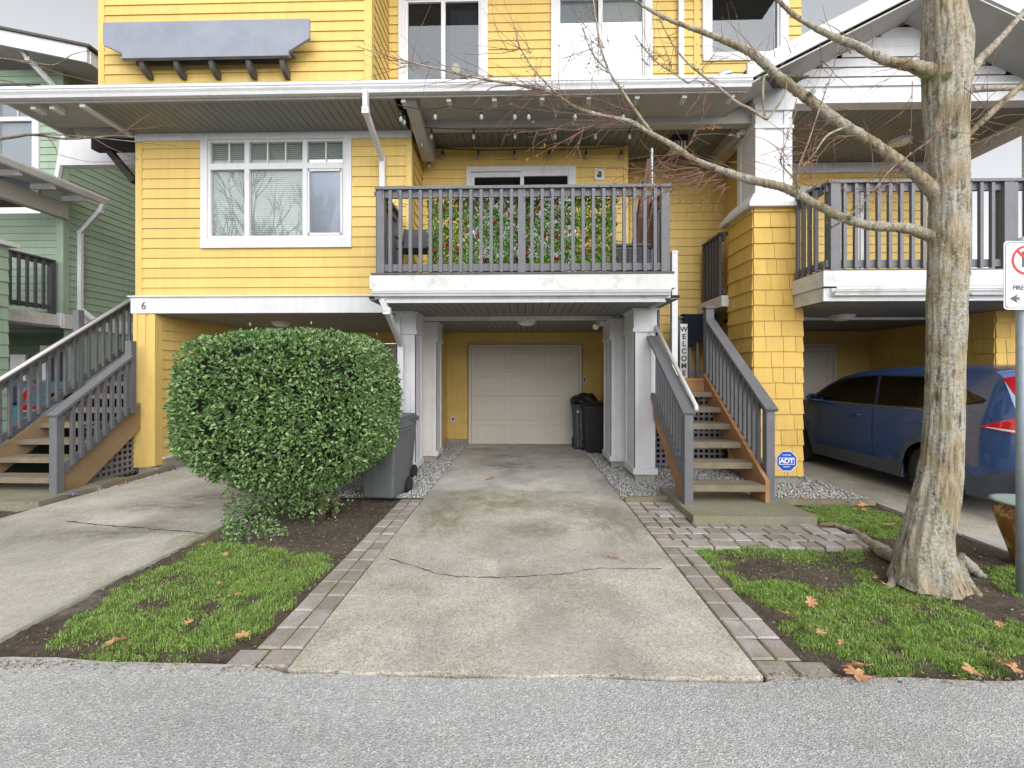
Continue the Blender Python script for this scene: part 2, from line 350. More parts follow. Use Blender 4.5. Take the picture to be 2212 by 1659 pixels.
# ------------------------------------------------------------------ building helpers
def lap(mb, p0, p1, z0, z1, holes=(), exp=.152, lip=.017, joints=True):
    p0 = Vector(p0); p1 = Vector(p1); L = (p1-p0).length; d = (p1-p0)/L; n = Vector((d.y, -d.x))
    def pt(s, z, o): q = p0+d*s+n*o; return (q.x, q.y, z)
    k = 0; zr = z0
    while zr < z1-1e-6:
        zt = min(zr+exp, z1); cuts = sorted({zr, zt, *[min(max(h[2],zr),zt) for h in holes], *[min(max(h[3],zr),zt) for h in holes]})
        for a, b in zip(cuts, cuts[1:]):
            if b-a < 1e-5: continue
            zm = (a+b)/2; iv = [(0, L)]
            for h in holes:
                if h[2] < zm < h[3]:
                    ni = []
                    for (s, e) in iv:
                        if h[1] <= s or h[0] >= e: ni.append((s, e)); continue
                        if h[0] > s: ni.append((s, h[0]))
                        if h[1] < e: ni.append((h[1], e))
                    iv = ni
            oa = lip*(1-(a-zr)/exp)+.002; ob = lip*(1-(b-zr)/exp)+.002
            if joints:
                ni = []; jr = random.Random(int(zr*1000)+int(L*77)); js = []; q_ = jr.uniform(.4,3.4)
                while q_ < L: js.append(q_); q_ += 3.6
                for (s, e) in iv:
                    for j_ in js:
                        if s+.1 < j_ < e-.1: ni.append((s, j_-.0015)); s = j_+.0015
                    ni.append((s, e))
                iv = ni
            for s, e in iv:
                mb.quad(pt(s,a,oa), pt(e,a,oa), pt(e,b,ob), pt(s,b,ob))
                if a == zr: mb.quad(pt(s,a,0), pt(e,a,0), pt(e,a,oa), pt(s,a,oa))
        zr += exp
    return mb
def shingle(mb, p0, p1, z0, z1, exp=.215, seed=1, holes=()):
    rnd = random.Random(seed); p0 = Vector(p0); p1 = Vector(p1); L = (p1-p0).length; d = (p1-p0)/L; n = Vector((d.y, -d.x))
    def pt(s, z, o): q = p0+d*s+n*o; return (q.x, q.y, z)
    mb.quad(pt(0,z0,0), pt(L,z0,0), pt(L,z1,0), pt(0,z1,0)); zr = z0
    while zr < z1-1e-6:
        zt = min(zr+exp, z1); s = 0
        while s < L:
            wd = rnd.uniform(.13,.30); e = min(L, s+wd)
            if L-e < .07: e = L
            o = rnd.uniform(.020,.027); zb = zr+rnd.uniform(-.004,.004); g = .003
            a, b = s+(g if s > 0 else 0), e-(g if e < L else 0)
            mb.add([pt(a,zb,o), pt(b,zb,o), pt(b,zt,.006), pt(a,zt,.006), pt(a,zb,0), pt(b,zb,0)], [(0,1,2,3), (4,5,1,0), (0,3,4), (1,5,2)])
            s = e
        zr += exp
    return mb
def soffit(x0, x1, y0, y1, z, parent, w=.112, along='y', name='soffit'):
    mb = MB(); t = min(x0,x1) if along == 'y' else y0
    lo, hi = (min(x0,x1), max(x0,x1)) if along == 'y' else (y0, y1)
    while t < hi-1e-4:
        e = min(t+w, hi)
        if along == 'y': mb.box(t+.005, e-.005, y0, y1, z, z+.012)
        else: mb.box(x0, x1, t+.005, e-.005, z, z+.012)
        t = e
    s = mb.build(name, M['soffit'], parent)
    MB().box(x0, x1, y0, y1, z+.013, z+.05).build('backing', M['soffitgap'], s)
    return s
def gutter(x0, x1, y, ztop, parent, name='gutter', mat='white', h=.13, d=.12):
    # k-style profile; y is the back of the gutter
    pr = [(y,ztop),(y,ztop-h),(y-d*.62,ztop-h),(y-d*.72,ztop-h*.72),(y-d*.9,ztop-h*.5),(y-d*.93,ztop-h*.34),(y-d,ztop-h*.30),(y-d,ztop),(y-d+.012,ztop),(y-d+.012,ztop-.05),(y-.012,ztop-.05),(y-.012,ztop)]
    return MB().prism(pr, x0, x1, 'x').build(name, M[mat], parent)
def gutter_y(y0, y1, x, ztop, sgn, parent, name='gutter', h=.13, d=.12):
    pr = [(x,ztop),(x,ztop-h),(x+sgn*d*.62,ztop-h),(x+sgn*d*.9,ztop-h*.5),(x+sgn*d,ztop-h*.30),(x+sgn*d,ztop),(x+sgn*(d-.012),ztop),(x+sgn*(d-.012),ztop-.05),(x,ztop-.05)]
    return MB().prism(pr, y0, y1, 'y').build(name, M['white'], parent)
def pipe(pts, w, d, mat, parent, name='downpipe'):
    mb = MB()
    for a, b in zip(pts, pts[1:]): mb.beam(a, b, w, d, (0,1,.001) if abs(a[1]-b[1])<1e-3 else (1,0,.001))
    for p in pts[1:-1]: mb.box(p[0]-w*.54, p[0]+w*.54, p[1]-d*.54, p[1]+d*.54, p[2]-.045, p[2]+.045)
    return mb.build(name, M[mat], parent, bevel=.006)
_bal = {}
def railing(pts, z0, z1, posts, parent, name='railing', mat='grey', spacing=.131, postw=.092, hang=.03, front=-1, post_z=None, capw=.14, balw=.04):
    """straight level railing from pts[0] to pts[1] (x,y); posts = params along it"""
    a, b = Vector((*pts[0],0)), Vector((*pts[1],0)); d = (b-a); L = d.length; d /= L; n = Vector((d.y,-d.x,0))*(-front if front<0 else 1)
    n = Vector((d.y,-d.x,0))
    r = MB().beam(a+Vector((0,0,z1-.018)), b+Vector((0,0,z1-.018)), capw, .036).build(name, M[mat], parent)
    MB().beam(a+Vector((0,0,z1-.082)), b+Vector((0,0,z1-.082)), .038, .09).build('top_rail', M[mat], r)
    MB().beam(a+Vector((0,0,z0+.075)), b+Vector((0,0,z0+.075)), .038, .09).build('bottom_rail', M[mat], r)
    pz = z0-.06 if post_z is None else post_z
    for t in posts:
        c = a+d*(t*L); MB().beam(c+Vector((0,0,pz)), c+Vector((0,0,z1-.037)), postw, postw, (d.x,d.y,.001)).build('post', M[mat], r)
    key = (round(z1-z0,3), mat, d.to_tuple(2)); nn = int(L/spacing); src = None
    ps = [t*L for t in posts]
    for i in range(nn+1):
        s = (i+.5)*L/(nn+1)
        if any(abs(s-q) < postw/2+balw/2 for q in ps): continue
        c = a+d*s+n*(.019+balw/2)
        if src is None:
            m = MB().beam((0,0,z0+.01), (0,0,z1-.045), balw, balw, (d.x,d.y,.001)); src = m.build('baluster', M[mat], r, local=True)
            src.location = Vector((c.x,c.y,0))-Vector((0,0,0)) - rootloc(r)
        else: inst(src, (c.x,c.y,0), r)
    return r
def window(x0, x1, z0, z1, y, parent, trim=.09, cols=(), hbar=None, muntins=(), blind=None, glass='glass', sill=.12, depth=.05, glassx=None):
    """frame proud of wall plane y (facing -Y); cols: x of vertical mullions"""
    f = MB(); f.box(x0,x0+trim,y-.045,y+.02,z0,z1); f.box(x1-trim,x1,y-.045,y+.02,z0,z1); f.box(x0+trim,x1-trim,y-.045,y+.02,z1-trim*.8,z1); f.box(x0+trim,x1-trim,y-.045,y+.02,z0,z0+sill)
    wn = f.build('window', M['white'], parent)
    xi0, xi1, zi0, zi1 = x0+trim, x1-trim, z0+sill, z1-trim*.8; s = MB(); t = .035
    s.box(xi0,xi0+t,y-.02,y+.03,zi0,zi1); s.box(xi1-t,xi1,y-.02,y+.03,zi0,zi1); s.box(xi0+t,xi1-t,y-.02,y+.03,zi0,zi0+t); s.box(xi0+t,xi1-t,y-.02,y+.03,zi1-t,zi1)
    for c in cols: s.box(c-.035,c+.035,y-.024,y+.028,zi0+t,zi1-t)
    if hbar: s.box(xi0+t,xi1-t,y-.026,y+.026,hbar-.045,hbar+.045)
    for (mx,a,b) in muntins: s.box(mx-.009,mx+.009,y-.004,y+.012,a,b)
    s.build('frame', M['white'], wn)
    MB().box(xi0+.01,xi1-.01,y+.013,y+.018,zi0+.01,zi1-.01).build('pane', M[glass], wn)
    if blind: MB().box(xi0+.02,xi1-.02,y+.06,y+.065,zi0,zi1).build('blind', M[blind], wn)
    MB().box(x0,x1,y+.4,y+.45,z0,z1).box(x0,x1,y+.02,y+.45,z1,z1+.03).box(x0,x1,y+.02,y+.45,z0-.03,z0).build('reveal', M['room'], wn)
    return wn
def ceiling_lamp(loc, r, parent):
    b = MB().lathe([(r,0),(r,-.02),(r*.93,-.03)], loc, 24).build('ceiling_light', M['white'], parent)
    MB().lathe([(r*.9,-.029),(r*.86,-.055),(r*.55,-.08),(.01,-.088)], loc, 24).build('lamp_shade', M['lampwhite'], b, smooth=True)
    return b
def garage_door(x0, x1, y, z0, z1, parent):
    g = MB().box(x0,x1,y-.03,y,z0,z1).build('garage_door', M['door'], parent)
    fr = MB(); fr.box(x0-.06,x0-.002,y-.06,y+.01,z0,z1+.06); fr.box(x1+.002,x1+.06,y-.06,y+.01,z0,z1+.06); fr.box(x0-.002,x1+.002,y-.06,y+.01,z1+.002,z1+.06); fr.build('frame', M['door'], g)
    n = 4; hgt = (z1-z0)/n; wd = (x1-x0)
    for r_ in range(n):
        za = z0+r_*hgt; s = MB()
        # section skin with recessed panels built as rails and stiles, and raised centres
        s.box(x0+.004,x1-.004,y-.052,y-.030,za+.006,za+.085); s.box(x0+.004,x1-.004,y-.052,y-.030,za+hgt-.085,za+hgt-.006)
        xs = [x0+.004, x0+.11]; pw = (wd-.11*2-.10*2)/3
        st = [(x0+.004,x0+.11)]+[(x0+.11+pw*(i+1)+.10*i, x0+.11+pw*(i+1)+.10*(i+1)) for i in range(2)]+[(x1-.11,x1-.004)]
        for a, b in st: s.box(a,b,y-.052,y-.030,za+.085,za+hgt-.085)
        for i in range(3):
            a = x0+.11+i*(pw+.10); s.box(a+.035,a+pw-.035,y-.048,y-.029,za+.12,za+hgt-.12)
        s.build('door_section', M['door'], g, bevel=.004)
    return g
def column(x0, x1, y0, y1, z0, z1, parent, name='column'):
    c = MB().box(x0,x1,y0,y1,z0+.09,z1-.30)
    w = .065
    for a, b in ((x0-.012,x0+w),(x1-w,x1+.012)): c.box(a,b,y0-.012,y0,z0+.09,z1-.30)
    for a, b in ((y0-.012,y0+w),(y1-w,y1)): c.box(x0-.0121,x0,a,b,z0+.09,z1-.30).box(x1,x1+.0121,a,b,z0+.09,z1-.30)
    o = c.build(name, M['white'], parent)
    MB().box(x0-.03,x1+.03,y0-.03,y1+.03,z0,z0+.089).build('base', M['white'], o)
    MB().box(x0-.035,x1+.035,y0-.035,y1+.035,z1-.34,z1-.28).box(x0-.02,x1+.02,y0-.02,y1+.02,z1-.279,z1-.03).box(x0-.04,x1+.04,y0-.04,y1+.04,z1-.029,z1).build('capital', M['white'], o)
    MB().box(x0+.0,x1-.0,y0+.0,y1,-.05,z0-.002).build('footing', M['concrete2'], o)
    return o
# ================================================================== SETTING: ground
def sheet(name, poly, z, mat, kind='structure', thick=None):
    mb = MB()
    if thick: mb.prism(poly, z-thick, z, 'z')
    else: mb.add([(x,y,z) for x,y in poly], [tuple(range(len(poly)))])
    o = mb.build(name, mat); o['kind'] = kind; return o
def grid(name, x0, x1, y0, y1, step, fz, mat):
    nx = int((x1-x0)/step)+1; ny = int((y1-y0)/step)+1; mb = MB()
    vs = [(x0+i*(x1-x0)/(nx-1), y0+j*(y1-y0)/(ny-1), 0) for j in range(ny) for i in range(nx)]
    vs = [(x,y,fz(x,y)) for x,y,_ in vs]
    fs = [(j*nx+i, j*nx+i+1, (j+1)*nx+i+1, (j+1)*nx+i) for j in range(ny-1) for i in range(nx-1)]
    mb.add(vs, fs); o = mb.build(name, mat, smooth=True); o['kind'] = 'structure'; return o
DX0, DX1 = -1.21, 1.205
sheet('ground', [(-90,-90),(90,-90),(90,90),(-90,90)], -.09, M['soil'])
def ny_(x): return 2.30+.012*math.sin(x*2.3)+.010*math.sin(x*7.1+1)+(.06 if x < -1.6 else 0)*min(1,(-1.6-x)/1.5)
edge = [(-12+i*.12, ny_(-12+i*.12)+random.uniform(-.006,.006)) for i in range(201)]
edge = [(a, min(b, 2.245+.010*math.sin(a*5)+random.uniform(-.005,.005)) if DX0-.02 < a < DX1+.02 else b) for a, b in edge]
sheet('road', [(-60,-7),(60,-7),(60,2.3)]+edge[::-1]+[(-60,2.38)], .001, M['asphalt'], thick=.06)
def soilz(x, y):
    return -.022+.03*mnoise.noise(Vector((x*2.1,y*2.1,0)))+.016*mnoise.noise(Vector((x*9,y*9,3)))+.012*mnoise.noise(Vector((x*25,y*25,7)))-(.02 if y < 2.45 else 0)
grid('soil_bed', -3.02, -1.47, 2.33, 5.6, .035, soilz, M['soil'])
grid('soil_bed', 1.46, 4.35, 2.30, 5.35, .035, soilz, M['soil'])
grid('soil_bed', -8.5, -5.4, 2.4, 8.5, .08, lambda x,y: soilz(x,y)-.02, M['soil'])
# driveways
def jag(x0, x1, y, n=30, amp=.012): return [(x0+(x1-x0)*i/n, y+random.uniform(-amp,amp)+.010*math.sin(i*.7)) for i in range(n+1)]
DX0, DX1 = -1.21, 1.205
dw = sheet('driveway', jag(DX0,DX1,2.265)+[(DX1,5.78),(DX0,5.78)], .012, M['drive'], thick=.10)
sheet('driveway', [(DX0,5.788),(DX1,5.788),(DX1,9.72),(DX0,9.72)], .010, M['drive2'], thick=.10)
ld = sheet('driveway', [(-5.45,2.42)]+jag(-5.4,-3.02,2.40,24)+[(-3.02,9.72),(-5.55,9.72),(-5.55,5.3)], .004, M['driveleft'], thick=.07)
rd = sheet('driveway', [(4.16,4.36),(6.7,4.36),(6.7,9.7),(4.24,9.7),(4.20,6.6)], .008, M['drive'], thick=.10)
sheet('sidewalk_slab', [(4.12,2.5),(6.9,2.5),(6.9,4.34),(4.16,4.34)], .012, M['slab'], thick=.10)
def crack(pts, z, parent, wd=.006):
    mb = MB(); rnd = random.Random(len(pts)); q = []
    for (a, b) in zip(pts, pts[1:]):
        n = max(2, int(math.dist(a,b)/.03))
        for i in range(n):
            t = i/n; q.append((a[0]+(b[0]-a[0])*t+rnd.uniform(-.008,.008), a[1]+(b[1]-a[1])*t+rnd.uniform(-.010,.010)))
    q.append(pts[-1])
    for i, (a, b) in enumerate(zip(q, q[1:])):
        w0 = wd*(.35+.65*abs(math.sin(i*.37)))*rnd.uniform(.6,1.2)
        mb.quad((a[0],a[1]-w0,z),(b[0],b[1]-w0,z),(b[0],b[1]+w0,z),(a[0],a[1]+w0,z))
    return mb.build('crack', M['hedgecore'], parent)
crack([G(*p) for p in [(835,1208),(870,1220),(900,1228),(940,1242),(990,1250),(1080,1252),(1160,1248),(1230,1243),(1260,1236),(1300,1232),(1360,1233),(1430,1233)]], .0165, dw, .005)
crack([G(*p) for p in [(140,1127),(230,1137),(300,1141),(340,1146),(400,1149),(442,1154)]], .0085, ld, .008)
crack([(DX0,5.783),(DX1,5.783)], .0125, dw, .004)
def stainmat(name, c, a):
    m, nt, b = newmat(name); tc = nt.nodes.new('ShaderNodeTexCoord'); g = nt.nodes.new('ShaderNodeTexGradient'); g.gradient_type = 'SPHERICAL'; nt.links.new(tc.outputs['Object'], g.inputs[0])
    n = nz(nt, tc.outputs['Object'], 3.5, 6, .7); mu = mix(nt, 1.0, ramp(nt, g.outputs['Fac'], 0, .6, 0.0, 1.0), ramp(nt, n, .35, .6, 0.0, 1.0), 'MULTIPLY'); mu = mix(nt, 1.0, mu, (a,a,a), 'MULTIPLY')
    t = nt.nodes.new('ShaderNodeBsdfTransparent'); ms = nt.nodes.new('ShaderNodeMixShader'); nt.links.new(mu, ms.inputs[0]); nt.links.new(t.outputs[0], ms.inputs[1]); nt.links.new(b.outputs[0], ms.inputs[2])
    b.inputs['Base Color'].default_value = (*c,1); b.inputs['Roughness'].default_value = .7; nt.links.new(ms.outputs[0], nt.nodes['Material Output'].inputs[0]); return m
SD, SL = stainmat('dark_stain', (.12,.11,.10), .36), stainmat('pale_stain', (.62,.60,.54), .4); SMo = stainmat('algae_stain', (.24,.245,.11), .36)
def stain(x, y, sx, sy, mt, par, z, rot=0):
    X, Y = G(x, y); o = MB().add([(-1,-1,0),(1,-1,0),(1,1,0),(-1,1,0)],[(0,1,2,3)]).build('stain', mt, par, local=True); o.location = (X,Y,z); o.scale = (sx,sy,1); o.rotation_euler = (0,0,rot)
for k, (x,y,sx,sy,mt) in enumerate([(1103,987,.40,.30,SD),(1030,972,.35,.2,SD),(1207,1010,.07,.05,SD),(1100,1010,.9,.5,SD),(1237,1032,.04,.04,SD),(1150,1155,.24,.16,SL),(970,1190,.3,.25,SL),(1080,1185,.25,.3,SL),(1060,1085,.8,.7,SMo),(1330,1150,.35,.8,SMo),(960,1120,.35,.8,SMo),(1250,1100,.5,.4,SMo),(1310,1205,.12,.10,SD),(1175,1145,.5,.35,SMo),(1270,1215,.6,.4,SL),(1230,1400,.5,.3,SL)]): stain(x,y,sx,sy,mt,dw,.0165+.0004*k)
for k, (x,y,sx,sy,mt,r_) in enumerate([(360,1095,.75,.30,SD,.1),(250,1150,.9,.30,SD,.25),(450,1075,.5,.2,SD,0),(120,1200,.8,.4,SL,.2),(430,1165,.3,.5,SMo,0),(60,1310,.5,.3,SL,0)]): stain(x,y,sx,sy,mt,ld,.0085+.0004*k,r_)
# gravel beds
def gravel(name, poly, n, z=.0, smin=.009, smax=.02):
    xs = [p[0] for p in poly]; ys = [p[1] for p in poly]
    sheet('gravel_base', poly, z-.008, M['concrete2'])
    V = []; Fq = []; c = 0
    base = np.array([(1,0,0),(0,1,0),(-1,0,0),(0,-1,0),(0,0,.8),(0,0,-.8)]); tri = np.array([(0,1,4),(1,2,4),(2,3,4),(3,0,4),(1,0,5),(2,1,5),(3,2,5),(0,3,5)])
    def inside(x,y):
        r = False; j = len(poly)-1
        for i in range(len(poly)):
            if (poly[i][1]>y)!=(poly[j][1]>y) and x < (poly[j][0]-poly[i][0])*(y-poly[i][1])/(poly[j][1]-poly[i][1])+poly[i][0]: r = not r
            j = i
        return r
    k = 0
    while k < n:
        x = RNG.uniform(min(xs),max(xs)); y = RNG.uniform(min(ys),max(ys))
        if not inside(x,y): continue
        a = RNG.uniform(0,6.28); s = RNG.uniform(smin,smax); sc = s*RNG.uniform(.6,1.2,3); q = base*sc+RNG.normal(0,.12*s,(6,3))
        ca, sa = math.cos(a), math.sin(a); rot = np.array([[ca,-sa,0],[sa,ca,.3],[0,-.3,1]]); V.append(q@rot.T+np.array([x,y,z+RNG.uniform(-.004,.012)])); Fq.append(tri+6*k); k += 1
    return npmesh(name, np.vstack(V), np.vstack(Fq), M['gravel'], kind='stuff')
gravel('gravel', [(-2.5,5.45),(-1.22,5.45),(-1.22,9.7),(-2.2,9.7)], 7500, .012)
gravel('gravel', [(1.215,5.35),(1.9,5.45),(4.2,5.45),(4.18,6.9),(3.0,9.3),(1.215,9.7)], 16000, .012)
gravel('gravel', [(-5.7,5.75),(-5.50,5.75),(-5.5,7.2),(-5.9,7.2)], 700, .0)
# pavers
def stone(mb, x0, x1, y0, y1, z, g=.005):
    x0 += g; x1 -= g; y0 += g; y1 -= g; b = .008; t = random.uniform(-.003,.003); u = random.uniform(-.003,.003)
    vs = [(x0,y0,-.06),(x1,y0,-.06),(x1,y1,-.06),(x0,y1,-.06),(x0,y0,z-b+t),(x1,y0,z-b+u),(x1,y1,z-b+t),(x0,y1,z-b+u),(x0+b,y0+b,z+t),(x1-b,y0+b,z+u),(x1-b,y1-b,z+t),(x0+b,y1-b,z+u)]
    mb.add(vs, [(0,1,5,4),(1,2,6,5),(2,3,7,6),(3,0,4,7),(4,5,9,8),(5,6,10,9),(6,7,11,10),(7,4,8,11),(8,9,10,11)])
mb = MB(); y = 2.30; k = 0
while y < 5.35:
    if y < 2.31:
        stone(mb, -1.395, -1.22, y, y+.15, .006); stone(mb, -1.575, -1.40, y, y+.15, .003); y += .152; continue
    for c in range(2):
        x0 = -1.22-.133*(c+1); o = random.uniform(-.004,.004)
        stone(mb, x0+o, x0+.133+o, y, y+.195, .008)
    y += .197
o = mb.build('brick_edging', M['paver']); o['kind'] = 'structure'
mb = MB(); y = 2.27
while y < 3.8:
    if y < 2.28: stone(mb, 1.222, 1.40, y, y+.15, .006); stone(mb, 1.405, 1.60, y, y+.15, .003); y += .152; continue
    for c in range(2): x0 = 1.222+.135*c+random.uniform(-.004,.004); stone(mb, x0, x0+.135, y, y+.193, .006)
    y += .195
o = mb.build('brick_edging', M['paver']); o['kind'] = 'structure'
mb = MB(); rnd = random.Random(5); y = y-.0; rows = 0; y0p = y
while y < 5.33:
    h = .165; x = 1.222 - (0 if rows % 2 == 0 else .0); lim = 2.95 if y < 4.55 else 1.70
    lim += rnd.uniform(-.06,.1)
    while x < lim:
        wv = rnd.choice([.165,.165,.235]); stone(mb, x, x+wv, y, min(y+h,5.36), .006+rnd.uniform(-.003,.004)+max(0,.035*(x-2.5)), .007); x += wv
    y += h; rows += 1
o = mb.build('paver_path', M['paver']); o['kind'] = 'structure'
for nm, pl in (('moss_joint', [(-1.49,2.31),(-1.2105,2.31),(-1.2105,5.45),(-1.49,5.45)]), ('moss_joint', [(1.2055,2.31),(1.49,2.31),(1.49,4.0),(3.0,4.0),(3.0,4.62),(1.75,4.62),(1.75,5.4),(1.2055,5.4)])):
    sheet(nm, pl, -.004, M['moss'])
sheet('stair_pad', [(1.74,4.60),(2.98,4.60),(2.95,5.75),(1.74,5.75)], .085, M['pad'], thick=.14)
sheet('stair_pad', [(-7.3,5.05),(-5.62,5.05),(-5.62,6.3),(-7.3,6.3)], .05, M['pad'], thick=.12)
eb = MB(); eb.beam((1.21,5.34,.03),(1.76,5.44,.03),.035,.07); o = eb.build('timber_edging', M['oldwood']); tag(o, 'short weathered timber edging board between the gravel and the brick path', 'edging')
eb = MB(); eb.beam((2.96,5.36,.02),(4.14,5.36,.02),.04,.07); o = eb.build('timber_edging', M['oldwood']); tag(o, 'long weathered timber edging board between the lawn and the gravel by the yellow pillar', 'edging')
eb = MB(); eb.beam((-5.6,5.75,.02),(-5.58,7.0,.02),.09,.09); o = eb.build('timber_edging', M['oldwood']); tag(o, 'mossy timber edging beam beside the grey lattice and the left driveway', 'edging')

# ================================================================== YELLOW TOWNHOUSE (left unit + middle unit)
T = thing('townhouse', (-2,6.9,0), 'yellow lap-sided townhouse with white trim, wide window, grey balcony and open carport', 'townhouse')
YF, YB, YB2, YG = 6.72, 7.42, 7.98, 9.70
XL = P(295,900,YF)[0]; XR = P(890,300,YF)[0]
print('XL XR', XL, XR)
wx0, wz1 = P(437,293,YF); wx1, wz0 = P(761,535,YF)
fz0, fz1 = 2.70, 5.10
wall = lap(MB(), (XL+.10,YF), (XR-.085,YF), fz0, fz1, holes=[(wx0-XL-.08, wx1-XL-.12, wz0+.02, wz1-.02)]).build('wall', M['yellow'], T)
MB().box(XL+.02,wx0+.03,YF+.03,YF+.14,2.46,5.6).box(wx1-.03,XR-.02,YF+.03,YF+.14,2.46,5.6).box(wx0+.03,wx1-.03,YF+.03,YF+.14,2.46,wz0+.03).box(wx0+.03,wx1-.03,YF+.03,YF+.14,wz1-.03,5.6).build('backing', M['yellow'], wall)
MB().box(XL,XL+.10,YF-.022,YF+.03,fz0,fz1+.10).build('corner_board', M['yellow'], wall); MB().box(XR-.085,XR,YF-.022,YF+.10,fz0,fz1).build('corner_board', M['yellow'], wall)
# side of the recess next to the balcony, and outside left side
lap(MB(), (XR,YF+.10), (XR,YB), 2.8, 5.25).build('wall', M['yellow'], T); MB().box(XR-.14,XR-.003,YF+.141,YB+.05,2.5,5.5).build('wall', M['yellow'], T)
lap(MB(), (XL,14.0), (XL,YF+.04), 2.46, 5.25).build('wall', M['yellow'], T)
# belly band and number
bb = MB(); bb.box(P(288,650,YF)[0],XR+.04,YF-.05,YF+.01,2.455,2.70).box(P(284,650,YF)[0],XR+.06,YF-.075,YF+.005,2.701,2.722)
band = bb.build('belly_band', M['white'], T, bevel=.003)
text('house_number', '6', .16, M['bracket'], band, (P(310,661,YF-.055)[0],YF-.053,P(310,661,YF-.055)[1]), fat=.004)
MB().box(XL,XR+.0,YF-.035,YF+.01,5.095,5.205).build('frieze_board', M['white'], T)
# big window
wm = [P(x,330,YF)[0] for x in (535,660)]; hb = P(600,360,YF)[1]
za = hb+.045; zb = wz1-.09
win = window(wx0, wx1, wz0, wz1, YF, T, trim=.105, cols=wm, hbar=hb, blind='blind', muntins=[(P(x,330,YF)[0], za, zb) for x in (495,578,617,704)], sill=.15)
MB().box(wm[1]+.07,wx1-.18,YF-.004,YF-.001,wz0+.22,hb-.08).build('insect_screen', M['screen'], win)
MB().box(wm[1]+.05,wx1-.16,YF-.022,YF+.02,wz0+.19,wz0+.225).box(wm[1]+.05,wx1-.16,YF-.022,YF+.02,hb-.085,hb-.05).box(wm[1]+.04,wm[1]+.068,YF-.022,YF+.02,wz0+.19,hb-.05).box(wx1-.175,wx1-.147,YF-.022,YF+.02,wz0+.19,hb-.05).build('sash', M['white'], win)
# corner post
px1 = P(338,900,YF)[0]
pp = MB(); pp.box(XL+.01,XL+.16,YF-.03,YF+.12,.10,2.455).box(XL+.16,XL+.235,YF-.015,YF+.11,.10,2.455).box(XL-.015,XL+.045,YF-.045,YF+.12,.10,2.455).box(XL+.215,px1,YF-.03,YF+.12,.12,2.455)
pp.build('corner_post', M['yellow'], T)
MB().box(XL+.03,px1+.02,YF,YF+.16,-.05,.099).build('footing', M['concrete2'], T)
# left carport
lap(MB(), (px1-.01,YF+.10), (px1-.01,YG), .24, 2.44).build('wall', M['yellow'], T)
MB().box(px1-.12,px1-.02,YF+.12,YG,.0,2.44).build('wall', M['yellow'], T)
fw = MB(); fw.box(px1-.10,px1+.012,YF+.16,YG,-.05,.20); fw.build('foundation', M['concrete2'], T)
MB().box(px1-.02,px1+.022,YF+.12,YG,.201,.236).build('flashing', M['white'], T)
lap(MB(), (px1,YG), (-1.95,YG), .1, 2.44, exp=.152, holes=[(.55,3.0,0,2.2)]).build('wall', M['yellow'], T)
garage_door(px1+.6,px1+2.95,YG+.02,.01,2.13,T)
soffit(px1-.1,-1.9,YF+.02,YG,2.44,T)
ceiling_lamp((P(607,697,7.7)[0],7.7,2.44),.15,T)
MB().box(-1.95,-1.75,7.1,YG,0,2.44).build('wall', M['yellow'], T)
# middle carport: columns
column(-1.90,-1.63,6.72,7.16,.10,2.47,T); column(-1.78,-1.50,7.72,8.15,.11,2.43,T)
column(1.60,1.885,6.42,6.98,.10,2.47,T); column(1.44,1.80,7.32,7.95,.11,2.43,T)
lap(MB(), (-1.66,8.15), (-1.66,YG), .12, 2.44).build('wall', M['yellow'], T)
MB().box(-1.75,-1.67,8.15,YG,-.02,2.44).build('wall', M['yellow'], T)
lap(MB(), (1.70,YG), (1.70,7.95), .12, 2.44).build('wall', M['yellow'], T)
MB().box(1.71,1.83,7.95,YG,-.02,2.44).build('wall', M['yellow'], T)
gx0, gx1 = P(1013,850,YG)[0], P(1256,850,YG)[0]
lap(MB(), (-1.66,YG), (1.70,YG), .12, 2.44, holes=[(gx0+1.66-.03,gx1+1.66+.03,0,2.16)]).build('wall', M['yellow'], T)
MB().box(-1.75,1.8,YG+.05,YG+.15,-.05,2.5).build('wall', M['yellow'], T)
gd = garage_door(gx0+.06, gx1-.06, YG, .015, 2.10, T)
MB().box(-1.70,gx0,YG-.03,YG+.02,-.05,.115).build('foundation', M['concrete2'], T); MB().box(gx1,1.72,YG-.03,YG+.02,-.05,.115).build('foundation', M['concrete2'], T)
soffit(-1.98,1.98,5.70,7.36,2.48,T); soffit(-1.72,1.75,7.40,YG+.02,2.43,T)
MB().box(-1.74,1.80,7.361,7.399,2.415,2.50).build('trim_strip', M['white'], T)
ceiling_lamp((P(1138,694,7.55)[0],7.55,2.43),.16,T)
# outlet, switch box, floodlight in the carport
def plate(x, y, Y, w, h, parent, name='outlet'):
    X, Z = P(x,y,Y); o = MB().box(X-w/2,X+w/2,Y-.03,Y-.018,Z-h/2,Z+h/2).build(name, M['white'], parent, bevel=.004)
    MB().box(X-w*.22,X+w*.22,Y-.034,Y-.0305,Z-h*.25,Z+h*.22).build('socket', M['black'], o); return o
plate(979,905,YG,.08,.13,T); plate(1262,820,YG,.06,.16,T,'door_opener')
X, Z = P(1293,700,7.25); fl = MB().box(X-.02,X+.06,7.22,7.30,Z,Z+.05).build('flood_light', M['white'], T)
MB().tube([(X-.02,7.2,Z-.02),(X-.07,7.14,Z-.06)],[.035,.05],12).tube([(X+.05,7.2,Z-.02),(X+.03,7.14,Z+.0)],[.03,.045],12).build('lamp_head', M['lampwhite'], fl)
